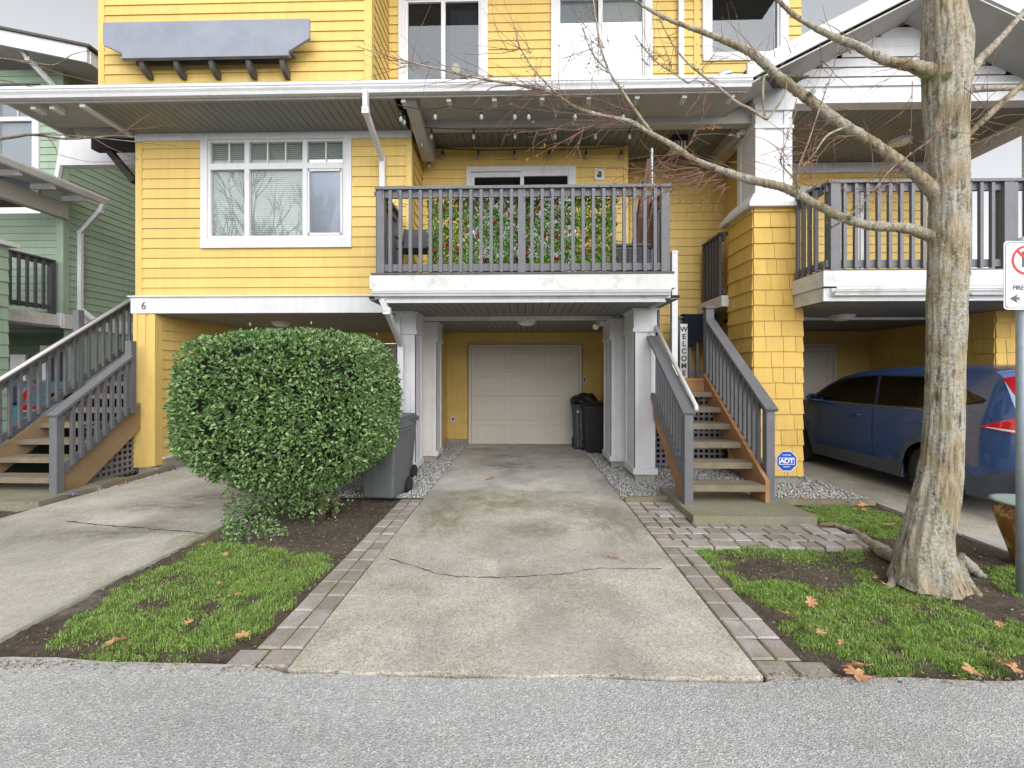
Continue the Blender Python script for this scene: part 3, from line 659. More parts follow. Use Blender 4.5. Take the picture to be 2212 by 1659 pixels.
# ---------------- deck / balcony
DY = 5.62; dx0 = P(798,600,DY)[0]; dx1 = P(1460,600,DY)[0]
deck = MB().box(dx0,dx1,DY,DY+.045,2.605,2.785).box(dx0,dx0+.045,DY+.046,YF-.08,2.605,2.785).box(dx1-.045,dx1,DY+.046,6.6,2.605,2.785).box(dx0+.05,dx1-.05,DY+.05,DY+.09,2.49,2.60).build('balcony_rim', M['whitedirty'], T, bevel=.004)
MB().box(dx0+.02,dx1-.02,DY-.01,YB2,2.787,2.81).build('balcony_floor', M['dkgrey'], T)
gutter(dx0+.05,dx1-.07,DY+.045,2.60,T,h=.085,d=.10)
MB().box(dx0+.12,dx1-.12,DY+.051,DY+.075,2.44,2.487).box(dx1-.125,dx1-.10,DY+.08,7.3,2.44,2.60).build('fascia', M['white'], T)
rl = railing([(dx0+.07,DY+.06),(dx1-.06,DY+.06)], 2.81, 3.905, [.018,.5,.982], T, spacing=.131, post_z=2.787)
railing([(dx0+.08,YF-.09),(dx0+.08,DY+.14)], 2.81, 3.905, [.06], T, post_z=2.82)
railing([(dx1-.07,DY+.14),(dx1-.07,6.9)], 2.81, 3.905, [.94], T, post_z=2.4)
# recess walls
bx0 = XR; bx1 = P(1353,400,YB)[0]; dd0, dzt = P(1008,363,YB); dd1, _ = P(1243,363,YB)
lap(MB(), (bx0,YB), (bx1,YB), 2.81, 5.30, holes=[(dd0-bx0+.02,dd1-bx0-.02,2.8,dzt-.02)]).build('wall', M['yellow'], T)
MB().box(bx0-.02,dd0+.02,YB+.01,YB+.12,2.5,5.6).box(dd1-.02,bx1,YB+.01,YB+.12,2.5,5.6).box(dd0+.02,dd1-.02,YB+.01,YB+.12,dzt-.02,5.6).build('wall', M['yellow'], T)
sd = MB(); t = .07
sd.box(dd0,dd0+t,YB-.045,YB+.05,2.81,dzt).box(dd1-t,dd1,YB-.045,YB+.05,2.81,dzt).box(dd0+t,dd1-t,YB-.045,YB+.05,dzt-.08,dzt)
xm = (dd0+dd1)/2+.02
for a, b, yy in ((dd0+t,xm+.03,YB+.0),(xm-.03,dd1-t,YB-.03)):
    sd.box(a,a+.06,yy-.01,yy+.025,2.84,dzt-.08).box(b-.06,b,yy-.01,yy+.025,2.84,dzt-.08).box(a+.06,b-.06,yy-.01,yy+.025,dzt-.16,dzt-.08).box(a+.06,b-.06,yy-.01,yy+.025,2.82,2.90)
sld = sd.build('sliding_door', M['white'], T)
MB().box(dd0+.12,dd1-.12,YB+.01,YB+.015,2.88,dzt-.14).build('pane', M['darkglass'], sld)
MB().box(dd0,dd1,YB+2.2,YB+2.25,2.8,5.2).box(dd0,dd1,YB+.1,YB+2.2,5.21,5.25).build('room', M['room'], sld)
X, Z = P(1160,392,YB+1.2); MB().box(X-.09,X+.22,YB+1.0,YB+1.1,Z-.03,Z+.02).build('lit_lamp', M['glow'], sld)
plate(1294,378,YB,.16,.2,T,'wall_plaque')
# stair well walls (right of the recess)
wx2 = P(1592,400,YB2)[0]
lap(MB(), (bx1,YB), (bx1,YB2), 2.81, 5.3).build('wall', M['yellow'], T)
lap(MB(), (1.9,YB2), (3.55,YB2), 1.2, 5.30).build('wall', M['yellow'], T)
MB().box(bx1-.05,3.6,YB2+.01,YB2+.12,-.05,5.6).build('wall', M['yellow'], T)
MB().box(bx1-.12,bx1-.01,YB+.0,YB2,2.5,5.6).build('wall', M['yellow'], T)
MB().box(bx1-.045,bx1+.022,YB-.024,YB+.05,2.81,5.3).build('corner_board', M['yellow'], T)
# ceilings and roof overhang
ZE = 5.20
soffit(XL-.02,P(853,230,5.95)[0],5.93,YF+.02,ZE,T)
soffit(XR-.05,3.45,6.62,YB2+.05,5.31,T)
rx0 = P(-6,190,5.9)[0]; rx1 = P(1618,170,5.9)[0]
gutter(rx0,rx1,5.905,5.365,T)
ri = -1.50
MB().box(rx0+.03,rx1-.02,5.906,5.93,5.21,5.36).build('fascia', M['softwhite'], T)
MB().box(rx0+.03,rx0+.06,5.931,6.9,5.24,5.40).build('rake_board', M['white'], T)
MB().box(ri,rx1,5.931,6.559,5.262,5.30).build('eave_boards', M['softwhite'], T)
MB().box(rx0+.061,XL-.03,5.931,6.6,5.262,5.30).build('eave_boards', M['softwhite'], T)
MB().box(XL-.10,XL-.025,5.935,YF-.04,5.165,5.261).build('soffit_trim', M['white'], T)
for x in (872,970,1068,1171,1272,1376,1478,1581):
    X = P(x,225,5.97)[0]; MB().box(X-.03,X+.03,5.95,6.10,5.175,5.261).build('rafter_tail', M['white'], T)
for x in (71,112):
    X = P(x,240,5.97)[0]; MB().box(X-.035,X+.035,5.97,6.12,5.165,5.261).build('rafter_tail', M['white'], T)
# front beam over the balcony and the side beams
bz0 = 1.53+530*6.62/965; 
MB().box(XR+.02,3.45,6.56,6.70,bz0,5.42).build('beam', M['softwhite'], T)
lb = MB().prism([(5.98,5.30),(5.98,5.20),(6.8,4.98),(7.1,4.93),(7.25,4.98),(7.32,5.2),(7.32,5.40),(6.3,5.40)], -1.60, -1.44, 'x').build('side_beam', M['softwhite'], T)
MB().box(3.22,3.40,6.71,YB2,5.08,5.34).box(3.18,3.221,6.72,YB2-.1,5.05,5.12).build('side_beam', M['softwhite'], T)
# left overhang beam and brown bracket
MB().add([(rx0+.35,6.6,5.20),(XL-.04,6.72,5.20),(XL-.04,6.82,5.20),(rx0+.35,6.7,5.20),(rx0+.35,6.6,5.38),(XL-.04,6.72,5.50),(XL-.04,6.82,5.50),(rx0+.35,6.7,5.38)], [(0,3,2,1),(4,5,6,7),(0,1,5,4),(1,2,6,5),(2,3,7,6),(3,0,4,7)]).build('beam', M['softwhite'], T)
X0, Za = P(135,310,7.6); X1 = XL-.02
MB().box(X0,X1,7.55,7.70,5.15,5.60).build('beam', M['white'], T)
br = MB().box(P(203,310,7.1)[0],XL-.005,7.05,7.19,P(203,325,7.1)[1],P(203,297,7.1)[1]).build('bracket', M['brown'], T)
a = P(232,322,7.1); b = P(292,392,7.1); MB().beam((a[0],7.12,a[1]),(b[0]-.02,7.12,b[1]),.09,.10,(0,1,0)).box(XL-.07,XL-.006,7.06,7.18,P(0,405,7.1)[1],P(0,325,7.1)[1]).build('strut', M['brown'], br)
# lean-to roof above the eave
MB().add([(rx0+.02,5.86,5.372),(3.7,5.86,5.372),(3.7,7.7,6.05),(rx0+.02,7.7,6.05),(rx0+.02,5.86,5.39),(3.7,5.86,5.39),(3.7,7.7,6.07),(rx0+.02,7.7,6.07)], [(0,3,2,1),(4,5,6,7),(0,1,5,4),(1,2,6,5),(2,3,7,6),(3,0,4,7)]).build('roof', M['roof'], T)
# upper storey
YU = 6.60; YU2 = 7.45
ux0 = P(215,150,YU)[0]; ux1 = P(804,150,YU)[0]; ZT = 8.6
lap(MB(), (ux0+.09,YU), (ux1-.11,YU), 5.60, ZT, exp=.149).build('wall', M['yellow'], T)
MB().box(ux0,ux0+.09,YU-.022,YU+.02,5.5,ZT).build('corner_board', M['yellow'], T); MB().box(ux1-.11,ux1,YU-.022,YU+.08,5.5,ZT).build('corner_board', M['yellow'], T)
MB().box(ux0+.01,ux1-.02,YU+.005,YU+.12,5.5,ZT).box(ux1-.12,ux1-.02,YU+.12,YU2,5.6,ZT).box(ux0,ux0+.1,YU+.12,13,5.5,ZT).build('wall', M['yellow'], T)
lap(MB(), (ux1-.018,YU+.08), (ux1-.018,YU2), 5.62, ZT, exp=.149).build('wall', M['yellow'], T)
u2x1 = P(1690,150,YU2)[0]
wA = (*P(862,172,YU2), P(1054,100,YU2)[0]); wB0, wB1 = P(1190,172,YU2)[0], P(1408,172,YU2)[0]; wC0, wC1 = P(1516,135,YU2)[0], P(1700,135,YU2)[0]
zsA = 6.25; zsC = P(1516,135,YU2)[1]
hl = [(wA[0]-ux1+.03, wA[2]-ux1-.03, zsA+.03, 7.85),(wB0-ux1+.03,wB1-ux1-.03,zsA+.03,7.85),(wC0-ux1+.03,wC1-ux1-.03,zsC+.03,7.85)]
lap(MB(), (ux1,YU2), (u2x1+.3,YU2), 5.75, ZT, exp=.149, holes=hl).build('wall', M['yellow'], T)
X = P(1506,120,YU2)[0]; MB().box(X-.06,X+.03,YU2-.025,YU2+.005,5.8,ZT).build('corner_board', M['yellow'], T)
wb = MB(); 
for a, b in ((ux1-.1,wA[0]+.03),(wA[2]-.03,wB0+.03),(wB1-.03,wC0+.03),(wC1-.03,u2x1+.3)): wb.box(a,b,YU2+.005,YU2+.12,5.5,ZT)
for a, b, z in ((wA[0]+.03,wA[2]-.03,zsA),(wB0+.03,wB1-.03,zsA),(wC0+.03,wC1-.03,zsC)): wb.box(a,b,YU2+.005,YU2+.12,5.5,z+.03).box(a,b,YU2+.005,YU2+.12,7.85,ZT)
wb.build('wall', M['yellow'], T)
w1 = window(wA[0],wA[2],zsA,7.88,YU2,T,trim=.12,cols=[P(958,120,YU2)[0]],glass='darkglass')
X = P(958,120,YU2)[0]; MB().box(X+.10,wA[2]-.15,YU2+.12,YU2+.14,zsA,7.8).build('curtain', M['curtain'], w1)
MB().prism([(wA[0]+.15,6.3),(X-.05,6.3),(X-.05,6.45),(wA[0]+.15,6.68)],YU2+.08,YU2+.10).build('curtain', M['white'], w1)
lc = PV(985,148,YU2+.09); lm = MB().lathe([(.01,-.075),(.045,-.06),(.07,-.02),(.07,.02),(.045,.06),(.01,.075)],lc,16).build('pendant_lamp', M['glow'], w1, smooth=True)
MB().tube([lc+Vector((0,0,.07)),lc+Vector((0,0,.9))],.006,6).build('cord', M['black'], lm)
w2 = window(wB0,wB1,zsA,7.88,YU2,T,trim=.12,cols=[P(1297,120,YU2)[0]],glass='glass')
X = P(1297,120,YU2)[0]; MB().box(wB0+.15,X-.05,YU2+.06,YU2+.065,zsA,7.8).build('blind', M['blindg'], w2); MB().box(X+.05,wB1-.14,YU2+.05,YU2+.055,zsA,7.8).build('blind', M['blindw'], w2)
window(wC0,wC1,zsC,7.88,YU2,T,trim=.13,glass='darkglass')
# window hood with brackets
hy = 6.34; a0 = P(265,124,hy); a1 = P(623,121,hy)
t0 = P(222,96,hy)[0]; t1 = P(668,92,hy)[0]; zt = P(300,92,hy)[1]
hd = MB().prism([(a0[0],a0[1]),(a1[0],a1[1]),(a1[0]+.0,a1[1]+.07),(t1,zt+.02),(t1+.0,zt+.30),(t0,zt+.30),(t0,zt-.02),(t0+.22,zt-.12),(a0[0]-.02,a0[1]+.07)], hy, hy+.04).build('window_hood', M['bluegrey'], T)
MB().box(a0[0]+.02,a1[0]-.02,hy+.041,YU-.02,a0[1]+.12,a0[1]+.15).box(a0[0]-.02,a1[0]+.01,hy-.012,hy+.05,a0[1]-.02,a0[1]-.001).build('hood_underside', M['bluegrey'], hd)
bt = a0[1]
MB().box(P(300,140,YU)[0],P(612,140,YU)[0],YU-.05,YU-.018,P(300,145,YU)[1],P(300,120,YU)[1]).build('ledger', M['bracket'], hd)
for x in (318,391,466,545,617):
    X = P(x,150,6.5)[0]; zb_ = P(x,176,YU)[1]; Hh = bt-.025-zb_; dpt = YU-.03-(hy+.05)
    outer = [(hy+.05+dpt*(1-math.cos(t)), bt-.025-Hh*math.sin(t)) for t in [i*math.pi/2/8 for i in range(9)]]
    inner = [(hy+.05+.055+(dpt-.055)*(1-math.cos(t))+.03*math.sin(2*t), bt-.025-(Hh*.80)*math.sin(t)) for t in [i*math.pi/2/8 for i in range(8,-1,-1)]]
    inner = [(min(y,YU-.03),z) for y,z in inner]
    MB().prism(outer+[(YU-.03,bt-.12)]+[(hy+.15,bt-.025)], X-.034, X+.034, 'x').build('hood_bracket', M['bracket'], hd)
# upper bay window above the hood (mostly out of the picture)
MB().box(a0[0]+.1,a1[0]-.1,YU-.05,YU-.02,zt+.25,zt+.37).build('window_sill', M['white'], hd)
# top eave
MB().box(ux0-.5,u2x1+.5,5.9,14,ZT,ZT+.15).build('roof', M['white'], T)
# downpipes
y1 = 5.84
q = [PV(790,196,5.80),PV(790,240,5.83),PV(826,345,YF-.07)]
q2 = q+[Vector((q[-1].x,YF-.07,2.9))]
pipe([q[0],q[1],q[2],q2[-1]], .085, .065, 'white', T)
a = PV(825,646,DY+.02); b_ = PV(836,672,DY+.05); c_ = PV(866,745,6.62); d_ = Vector((c_.x,6.62,.1))
pipe([a,b_,c_,d_], .085, .065, 'white', T)
e0 = PV(845,684,6.60); e1 = PV(860,690,6.62); pipe([PV(838,683,6.3),e1,Vector((e1.x+.02,6.63,2.05))], .07, .055, 'white', T)
X = P(1468,120,YU2)[0]; pipe([(X,YU2-.06,ZT),(X,YU2-.06,5.9)], .09, .06, 'white', T)
vp = PV(1560,162,7.0); MB().tube([vp+Vector((-.12,0,-.08)),vp,vp+Vector((.12,0,.03))],[.05,.055,.055],14).build('roof_vent', M['galv'], T)
# lantern under the stair ceiling
X, Z = P(1465,310,7.2); ln = MB().box(X-.12,X+.12,7.1,7.3,5.22,5.305).build('ceiling_lantern', M['black'], T)
for k in range(5): x = X-.11+k*.055; MB().box(x-.006,x+.006,7.1,7.11,5.07,5.219).build('lantern_bar', M['black'], ln)
MB().box(X-.095,X+.095,7.12,7.28,5.08,5.218).build('lamp_shade', M['lampwhite'], ln)

# ================================================================== MIDDLE STAIRCASE
def staircase(label, XA, XB, Y1, Z1, run, rise, n, mats, parts_left, lowz=.09, name='staircase'):
    S = thing(name, ((XA+XB)/2, Y1, 0), label, 'staircase')
    sm, tm = mats
    Yn = Y1+run*n; slope = rise/run
    for X, s in ((XA,-1),(XB,1)):
        y0 = Y1+.02; poly = [(y0,lowz),(y0,Z1+.05),(Yn+.05,Z1+.05+slope*(Yn+.05-y0)),(Yn+.05,Z1-.27+slope*(Yn+.05-y0)),(y0+.30,lowz)]
        MB().prism(poly, X if s>0 else X-.045, X+.045 if s>0 else X, 'x').build('stringer', M[sm], S)
    for i in range(n):
        y = Y1+run*i; z = Z1+rise*i
        MB().box(XA+.002,XB-.002,y,y+.135,z-.072,z).box(XA+.002,XB-.002,y+.142,y+.277,z-.072,z-.001).build('tread', M[tm], S, bevel=.005)
    return S
st = staircase('wooden front stairs with new cedar stringers and grey railings climbing beside the yellow shingle pillar', 1.90, 2.715, 5.05, .285, .285, .197, 6, ('cedar','oldwood'), None)
run, rise = .285, .197
def sloped_rail(S, X, ya, za, yb, zb, hgt, n, posts, mat='grey', side=1, low=-.0, postbot=(.09,None), capw=.14, balw=.04, postw=.095, posttop=(0,0)):
    d = Vector((0,yb-ya,zb-za))
    r = MB().beam((X,ya-.06,za-.06*d.z/d.y),(X,yb,zb),capw,.036).build('railing', M[mat], S)
    MB().beam((X,ya,za-.075),(X,yb,zb-.075),.04,.09).build('top_rail', M[mat], r)
    MB().beam((X,ya,za-hgt),(X,yb,zb-hgt),.04,.09).build('bottom_rail', M[mat], r)
    sl_ = d.z/d.y; src = None
    m = MB(); 
    for i in range(n):
        y = ya+.10+(yb-ya-.16)*(i+.5)/n; z = za+(y-ya)*sl_
        if src is None:
            src = MB().box(-balw/2,balw/2,-balw/2,balw/2,-hgt-.02,-.03).build('baluster', M[mat], r, local=True); src.location = Vector((X+side*(.02+balw/2),y,z))-rootloc(r)
        else: inst(src, (X+side*(.02+balw/2),y,z), r)
    for (y, zt_, zb_) in posts: MB().box(X-postw/2,X+postw/2,y-postw/2,y+postw/2,zb_,zt_).build('post', M[mat], r, bevel=.004)
    return r
YP = 5.03
sloped_rail(st, 1.835, YP+.0, 1.13, 6.40, 2.06, .83, 12, [(YP+.0,1.09,.04)], side=1)
sloped_rail(st, 2.825, YP+.17, 1.16, 6.82, 2.34, .83, 13, [(YP+.18,1.12,.05)], side=-1)
hr = MB().tube([PV(1508,884,4.98)+Vector((-.02,0,-.02)),PV(1504,878,5.0),PV(1416,704,6.42)],.024,12).build('handrail', M['alu'], st, smooth=True)
MB().beam((1.88,5.3,1.14),(1.96,5.3,1.18),.02,.02).build('handrail_bracket', M['alu'], hr)
# landing
yl = 5.05+.285*6; zl = .285+.197*6
MB().box(1.88,2.86,yl,YB2-.03,zl-.04,zl).box(1.90,2.76,yl+.01,yl+.05,zl-.24,zl-.041).build('landing', M['cedar'], st)
railing([(2.60,7.62),(3.25,7.62)], zl, 2.50, [.02,.98], st, post_z=.1)
pp = MB().box(2.77,2.89,6.82,6.94,zl-.3,2.52).box(2.75,2.91,6.80,6.96,2.521,2.555).build('post', M['grey'], st, bevel=.004)
MB().box(1.93,1.96,6.45,7.6,1.3,3.10).build('side_panel', M['dkgrey'], T)
X = P(1456,640,6.5)[0]; MB().box(X-.04,X+.04,6.46,6.55,.62,3.27).build('post', M['white'], T)
MB().box(X-.045,X+.045,6.455,6.555,3.271,3.30).build('post_cap', M['white'], T)
# lattice skirt behind the steps
def lattice(name, a, b, z0, z1, label, parent=None, sp=.085, wd=.036):
    a, b = Vector((*a,0)), Vector((*b,0)); d = (b-a); L = d.length; d /= L; n = Vector((d.y,-d.x,0)); mb = MB(); s = 0
    while s <= L: p = a+d*s; mb.beam(p+Vector((0,0,z0)),p+Vector((0,0,z1)),wd,.008,(n.x,n.y,.001)); s += sp
    z = z0+sp/2
    while z < z1: mb.beam(a+n*.010+Vector((0,0,z)),b+n*.010+Vector((0,0,z)),.008,wd); z += sp
    o = mb.build(name, M['lattice'], parent); return o
lattice('lattice_skirt', (1.95,7.2), (3.2,7.2), .05, 1.3, None, st)
MB().box(1.95,3.3,7.5,7.55,0,1.3).build('shade_backdrop', M['hedgecore'], st)  # added near-black sheet, paints the shade under the stairs
# welcome board and blanket
X0, _ = P(1469,700,7.3); zt_ = P(1475,700,7.3)[1]; wbx = X0+.05
wbd = MB().box(X0-.005,X0+.115,7.28,7.30,zl,zt_).build('welcome_board', M['signwhite'], None, bevel=.003)
tag(wbd, 'tall narrow white board reading WELCOME leaning at the top of the stairs', 'sign')
hgt = zt_-zl
for i, ch in enumerate('WELCOME'):
    text('letter', ch, .115, M['signgrey'], wbd, (X0+.055,7.277,zt_-.09-i*hgt*.135), ext=.001)
bl0, blt = P(1484,684,7.5); bl1 = P(1527,676,7.5)[0]; mb = MB(); nxx = 20
for side in (0,1):
    Yb = 7.515 if side == 0 else 7.70
    vs = []; fs = []
    for j in range(9):
        for i in range(nxx+1):
            x = 2.68+.54*i/nxx; z = 2.53-(.50+.05*math.sin(i*.5))*j/8 if side==0 else 2.53-.3*j/8
            vs.append((x, Yb+(-.012*math.sin(i*.9+j*.25)-.01), z))
    fs = [(j*(nxx+1)+i,j*(nxx+1)+i+1,(j+1)*(nxx+1)+i+1,(j+1)*(nxx+1)+i) for j in range(8) for i in range(nxx)]
    mb.add(vs, fs)
mb.add([(2.68+.54*i/nxx, yy, 2.53+(0.012 if yy==7.63 else 0)) for yy in (7.505,7.63,7.69) for i in range(nxx+1)], [(j*(nxx+1)+i,j*(nxx+1)+i+1,(j+1)*(nxx+1)+i+1,(j+1)*(nxx+1)+i) for j in range(2) for i in range(nxx)])
bo = mb.build('blanket', M['navy'], None, smooth=True); tag(bo, 'dark navy blanket draped over the railing at the top of the stairs', 'blanket')

# ================================================================== LEFT STAIRCASE
ls = staircase('long weathered stairs with two grey railings on the far left beside the yellow corner post', -7.05, -5.89, 5.48, .225, .285, .197, 9, ('tanwood','oldwood'), None, lowz=.03)
sloped_rail(ls, -5.80, 5.42, 1.05, 6.46, 1.80, .78, 8, [(5.42,1.02,.02),(6.47,2.02,.95)], side=1)
sloped_rail(ls, -7.08, 5.3, .93+.10, 8.2, 3.08, .80, 22, [(5.3,1.0,.02),(6.95,2.55,.9)], side=1)
MB().tube([(-6.99,5.2,1.03),(-6.99,8.2,3.14)],.026,12).build('handrail', M['alu'], ls, smooth=True)
lt = lattice('lattice_skirt', (-5.95,5.9), (-5.95,7.4), .02, .85, None, ls)
MB().box(-7.0,-6.0,8.0,8.05,0,2.2).build('shade_backdrop', M['hedgecore'], ls)  # added near-black sheet, stands in for shade seen between the treads
MB().prism([(5.75,.03),(8.3,.03),(8.3,1.85),(5.75,.10)],-7.06,-7.03,'x').build('shade_side_sheet', M['hedgecore'], ls)  # added dark sheet closing the left flank, under-stair shade as colour

# ================================================================== RIGHT TOWNHOUSE
U = thing('townhouse', (5.4,6.9,0), 'yellow shingled townhouse with white slatted gable and balcony at right', 'townhouse')
# shingle pillar
qx0 = P(1618,600,6.4)[0]; qx1 = P(1733,700,6.28)[0]; qy0, qy1 = 6.28, 7.02
print('pillar', qx0, qx1)
qz1 = 3.98
def pillar(x0,x1,y0,y1,z1,seed,parent):
    b = MB(); shingle(b,(x0,y0),(x1,y0),.12,z1,seed=seed); shingle(b,(x0,y1),(x0,y0),.12,z1,seed=seed+1); shingle(b,(x1,y0),(x1,y1),.12,z1,seed=seed+2); shingle(b,(x1,y1),(x0,y1),.12,z1,seed=seed+3)
    o = b.build('pillar', M['yshingle'], parent)
    MB().box(x0+.03,x1-.03,y0+.03,y1-.03,-.05,.12).build('footing', M['concrete2'], o); return o
pl = pillar(qx0,qx1,qy0,qy1,qz1,11,U)
c = .10; cp = MB()
cp.add([(qx0-c,qy0-c,qz1-.10),(qx1+c,qy0-c,qz1-.10),(qx1+c,qy1+c,qz1-.10),(qx0-c,qy1+c,qz1-.10),(qx0+.02,qy0+.02,qz1+.07),(qx1-.02,qy0+.02,qz1+.07),(qx1-.02,qy1-.02,qz1+.07),(qx0+.02,qy1-.02,qz1+.07)], [(0,3,2,1),(4,5,6,7),(0,1,5,4),(1,2,6,5),(2,3,7,6),(3,0,4,7)])
cp.box(qx0-c,qx1+c,qy0-c,qy1+c,qz1-.15,qz1-.101).build('capital', M['white'], pl)
# white tower post
tx0 = P(1633,330,6.45)[0]; tx1 = P(1708,330,6.45)[0]; ty0, ty1 = 6.45, 6.98
tp = MB().box(tx0,tx1,ty0,ty1,qz1+.07,5.355); wv = .10
for a, b in ((tx0-.014,tx0+wv),(tx1-wv,tx1+.014)): tp.box(a,b,ty0-.014,ty0,qz1+.08,5.35)
for a, b in ((ty0,ty0+wv),(ty1-wv,ty1)): tp.box(tx0-.0141,tx0,a,b,qz1+.08,5.35)
tpo = tp.build('porch_post', M['white'], U); gzz = 1.53+573*6.45/965
MB().box(tx0-.03,tx1+.03,ty0-.03,ty1+.03,5.02,5.07).box(tx0-.03,tx1+.03,ty0-.04,ty1+.03,5.27,gzz-.003).build('capital', M['white'], tpo)
# header beam, gable
gz = 1.53+573*6.45/965; 
GX1 = 7.75
MB().box(tx0-.05,GX1,6.42,6.60,gz,gz+.22).box(tx0-.05,GX1,6.39,6.62,gz+.221,gz+.245).build('beam', M['white'], U)
pkx = 5.40; rz = lambda x: 5.36+(x-2.96)*.5 if x < pkx else 5.36+(2*pkx-2.96-x)*.5
z = gz+.27
while z < 6.75:
    xa = 2.96+(z-5.30)/.5+.1; xb = 2*pkx-xa
    if xb-xa > .2: MB().box(xa,xb,6.47,6.495,z,z+(.115 if z < 6.0 else .135)).build('gable_slat', M['white'], U)
    z += .137
for x in (1874,1981,2191):
    X = P(x,160,6.5)[0]; MB().box(X-.03,X+.03,6.497,6.55,gz+.25,min(rz(X)-.15,6.6)).build('gable_stud', M['white'], U)
MB().prism([(3.2,gz+.2),(7.6,gz+.2),(pkx,6.5)],6.62,6.66).build('gable_backing', M['soffitgap'], U)
# rakes
for s in (1,-1):
    f = lambda x: pkx+(x-pkx)*s
    def pr(x0_,z0_,x1_,z1_,x2,z2,x3,z3,ya,yb,mt,nm): 
        MB().prism([(f(x0_),z0_),(f(x1_),z1_),(f(x2),z2),(f(x3),z3)],ya,yb).build(nm, M[mt], U)
    pr(2.90,5.33,pkx,6.58,pkx,6.80,2.90,5.55,5.84,5.88,'white','rake_board')
    pr(2.90,5.26,pkx,6.51,pkx,6.53,2.90,5.28,5.84,6.47,'softwhite','rake_soffit')
    pr(2.95,5.50,pkx,6.72,pkx,6.78,2.95,5.56,5.89,9.5,'roof','roof')
# right deck
RY = 5.62; ex0 = P(1779,590,RY)[0]; ex1 = 7.9
MB().box(ex0,ex1,RY,RY+.045,2.615,2.81).box(ex0,ex0+.045,RY+.046,6.9,2.615,2.81).box(ex0+.03,ex0+.06,RY+.09,6.3,2.44,2.612).build('balcony_rim', M['whitedirty'], U, bevel=.004)
MB().box(ex0+.02,ex1,RY+.01,8.3,2.812,2.83).build('balcony_floor', M['dkgrey'], U)
gutter(ex0+.12,ex1,RY+.045,2.60,U,mat='whitedirty',h=.10,d=.11)
MB().box(ex0+.03,ex1,RY+.046,RY+.075,2.44,2.60).build('fascia', M['white'], U)
soffit(qx1-.02,ex1,RY+.09,7.3,2.44,U,w=.14,along='x'); soffit(qx1-.3,7.27,7.34,YG,2.42,U)
MB().box(qx1-.3,7.0,7.301,7.339,2.40,2.46).build('trim_strip', M['white'], U)
railing([(ex0+.06,RY+.06),(ex1,RY+.06)], 2.83, 3.93, [.022,.53,.98], U, spacing=.138, post_z=2.812, postw=.12)
railing([(ex0+.07,6.75),(ex0+.07,RY+.13)], 2.83, 3.93, [], U, post_z=2.82)
ceiling_lamp((P(1820,695,7.05)[0],7.05,2.44),.17,U)
soffit(tx1-.3,GX1,6.61,8.28,gz+.02,U)
ceiling_lamp((P(1945,308,7.5)[0],7.5,gz+.02),.16,U)
# walls behind right balcony
wy = 8.3
lap(MB(), (3.9,wy), (7.53,wy), 2.83, 5.2).build('wall', M['yellow'], U); MB().box(3.5,7.53,wy+.01,wy+.1,2.5,5.6).build('wall', M['yellow'], U)
MB().box(4.2,7.53,wy-.05,wy,gz-.17,gz+.01).build('frieze_board', M['white'], U)
MB().box(7.53,7.68,6.61,8.4,gz-.16,gz+.02).build('side_beam', M['white'], U)
MB().box(7.55,8.05,6.42,6.95,2.83,gz+.20).build('porch_post', M['white'], U)
window(P(1725,480,wy)[0],P(1865,480,wy)[0],2.9,4.95,wy,U,trim=.08,cols=[P(1800,480,wy)[0]],glass='darkglass')
MB().box(3.55,3.65,7.0,8.3,2.5,5.6).build('wall', M['yellow'], U)
# right pillar and carport walls
r0 = P(2150,760,6.6)[0]; rp = pillar(r0,r0+.75,6.6,7.3,2.44,31,U)
lap(MB(), (7.24,YG), (7.24,7.3), .15, 2.42).build('wall', M['yellow'], U); MB().box(7.25,7.4,7.3,YG,0,2.60).build('wall', M['yellow'], U)
hx1 = P(1803,850,9.5)[0]; 
lap(MB(), (3.4,9.5), (7.24,9.5), .12, 2.42, holes=[(hx1-2.5-3.4,hx1-3.4,0,2.16)]).build('wall', M['yellow'], U)
MB().box(3.3,7.3,9.56,9.66,0,2.6).build('wall', M['yellow'], U)
garage_door(hx1-2.44,hx1-.06,9.5,.015,2.10,U)
lap(MB(), (3.62,7.02), (3.62,9.5), .1, 2.42).build('wall', M['yellow'], U); MB().box(3.52,3.61,7.02,9.5,0,2.42).build('wall', M['yellow'], U)
# small side railing seen behind the pillar
railing([(3.14,7.75),(3.14,7.05)], 2.75, 3.75, [.0], U, mat='dkgrey'); MB().box(3.08,3.5,7.0,7.95,2.58,2.75).build('landing_rim', M['white'], U)

# ================================================================== GREEN HOUSE
N = thing('house', (-11,10,0), 'green lap-sided house with white window trim beyond the left stairs', 'house')
gx = -9.75; gy = 9.25
lap(MB(), (gx,gy), (gx,17), 2.80, 7.95).build('wall', M['green'], N)
lap(MB(), (-15,gy), (gx-.12,gy), 2.85, 8.0, holes=[(15-12.9,15-10.25,4.95,7.7)]).build('wall', M['green'], N)
MB().box(gx-.12,gx+.024,gy-.03,gy+.10,2.8,8.0).build('corner_board', M['green'], N)
MB().box(-15,-12.9,gy+.01,gy+.1,2.5,8).box(-10.25,gx-.01,gy+.01,gy+.1,2.5,8).box(-12.9,-10.25,gy+.01,gy+.1,2.5,4.95).box(-12.9,-10.25,gy+.01,gy+.1,7.7,8).box(gx-.1,gx-.005,gy+.1,17,0,8).build('wall', M['green'], N)
a = P(88,300,gy)
window(-12.95,a[0],4.93+.35,7.5,gy,N,trim=.14,cols=[-11.2],hbar=6.95,glass='glass',blind='blindg',muntins=[(-10.75,7.0,7.4),(-10.4,7.0,7.4)])
MB().box(-15,gx+.03,gy-.06,gy-.0301,2.50,2.82).box(gx+.001,gx+.05,gy-.03,17,2.50,2.80).build('belly_band', M['white'], N)
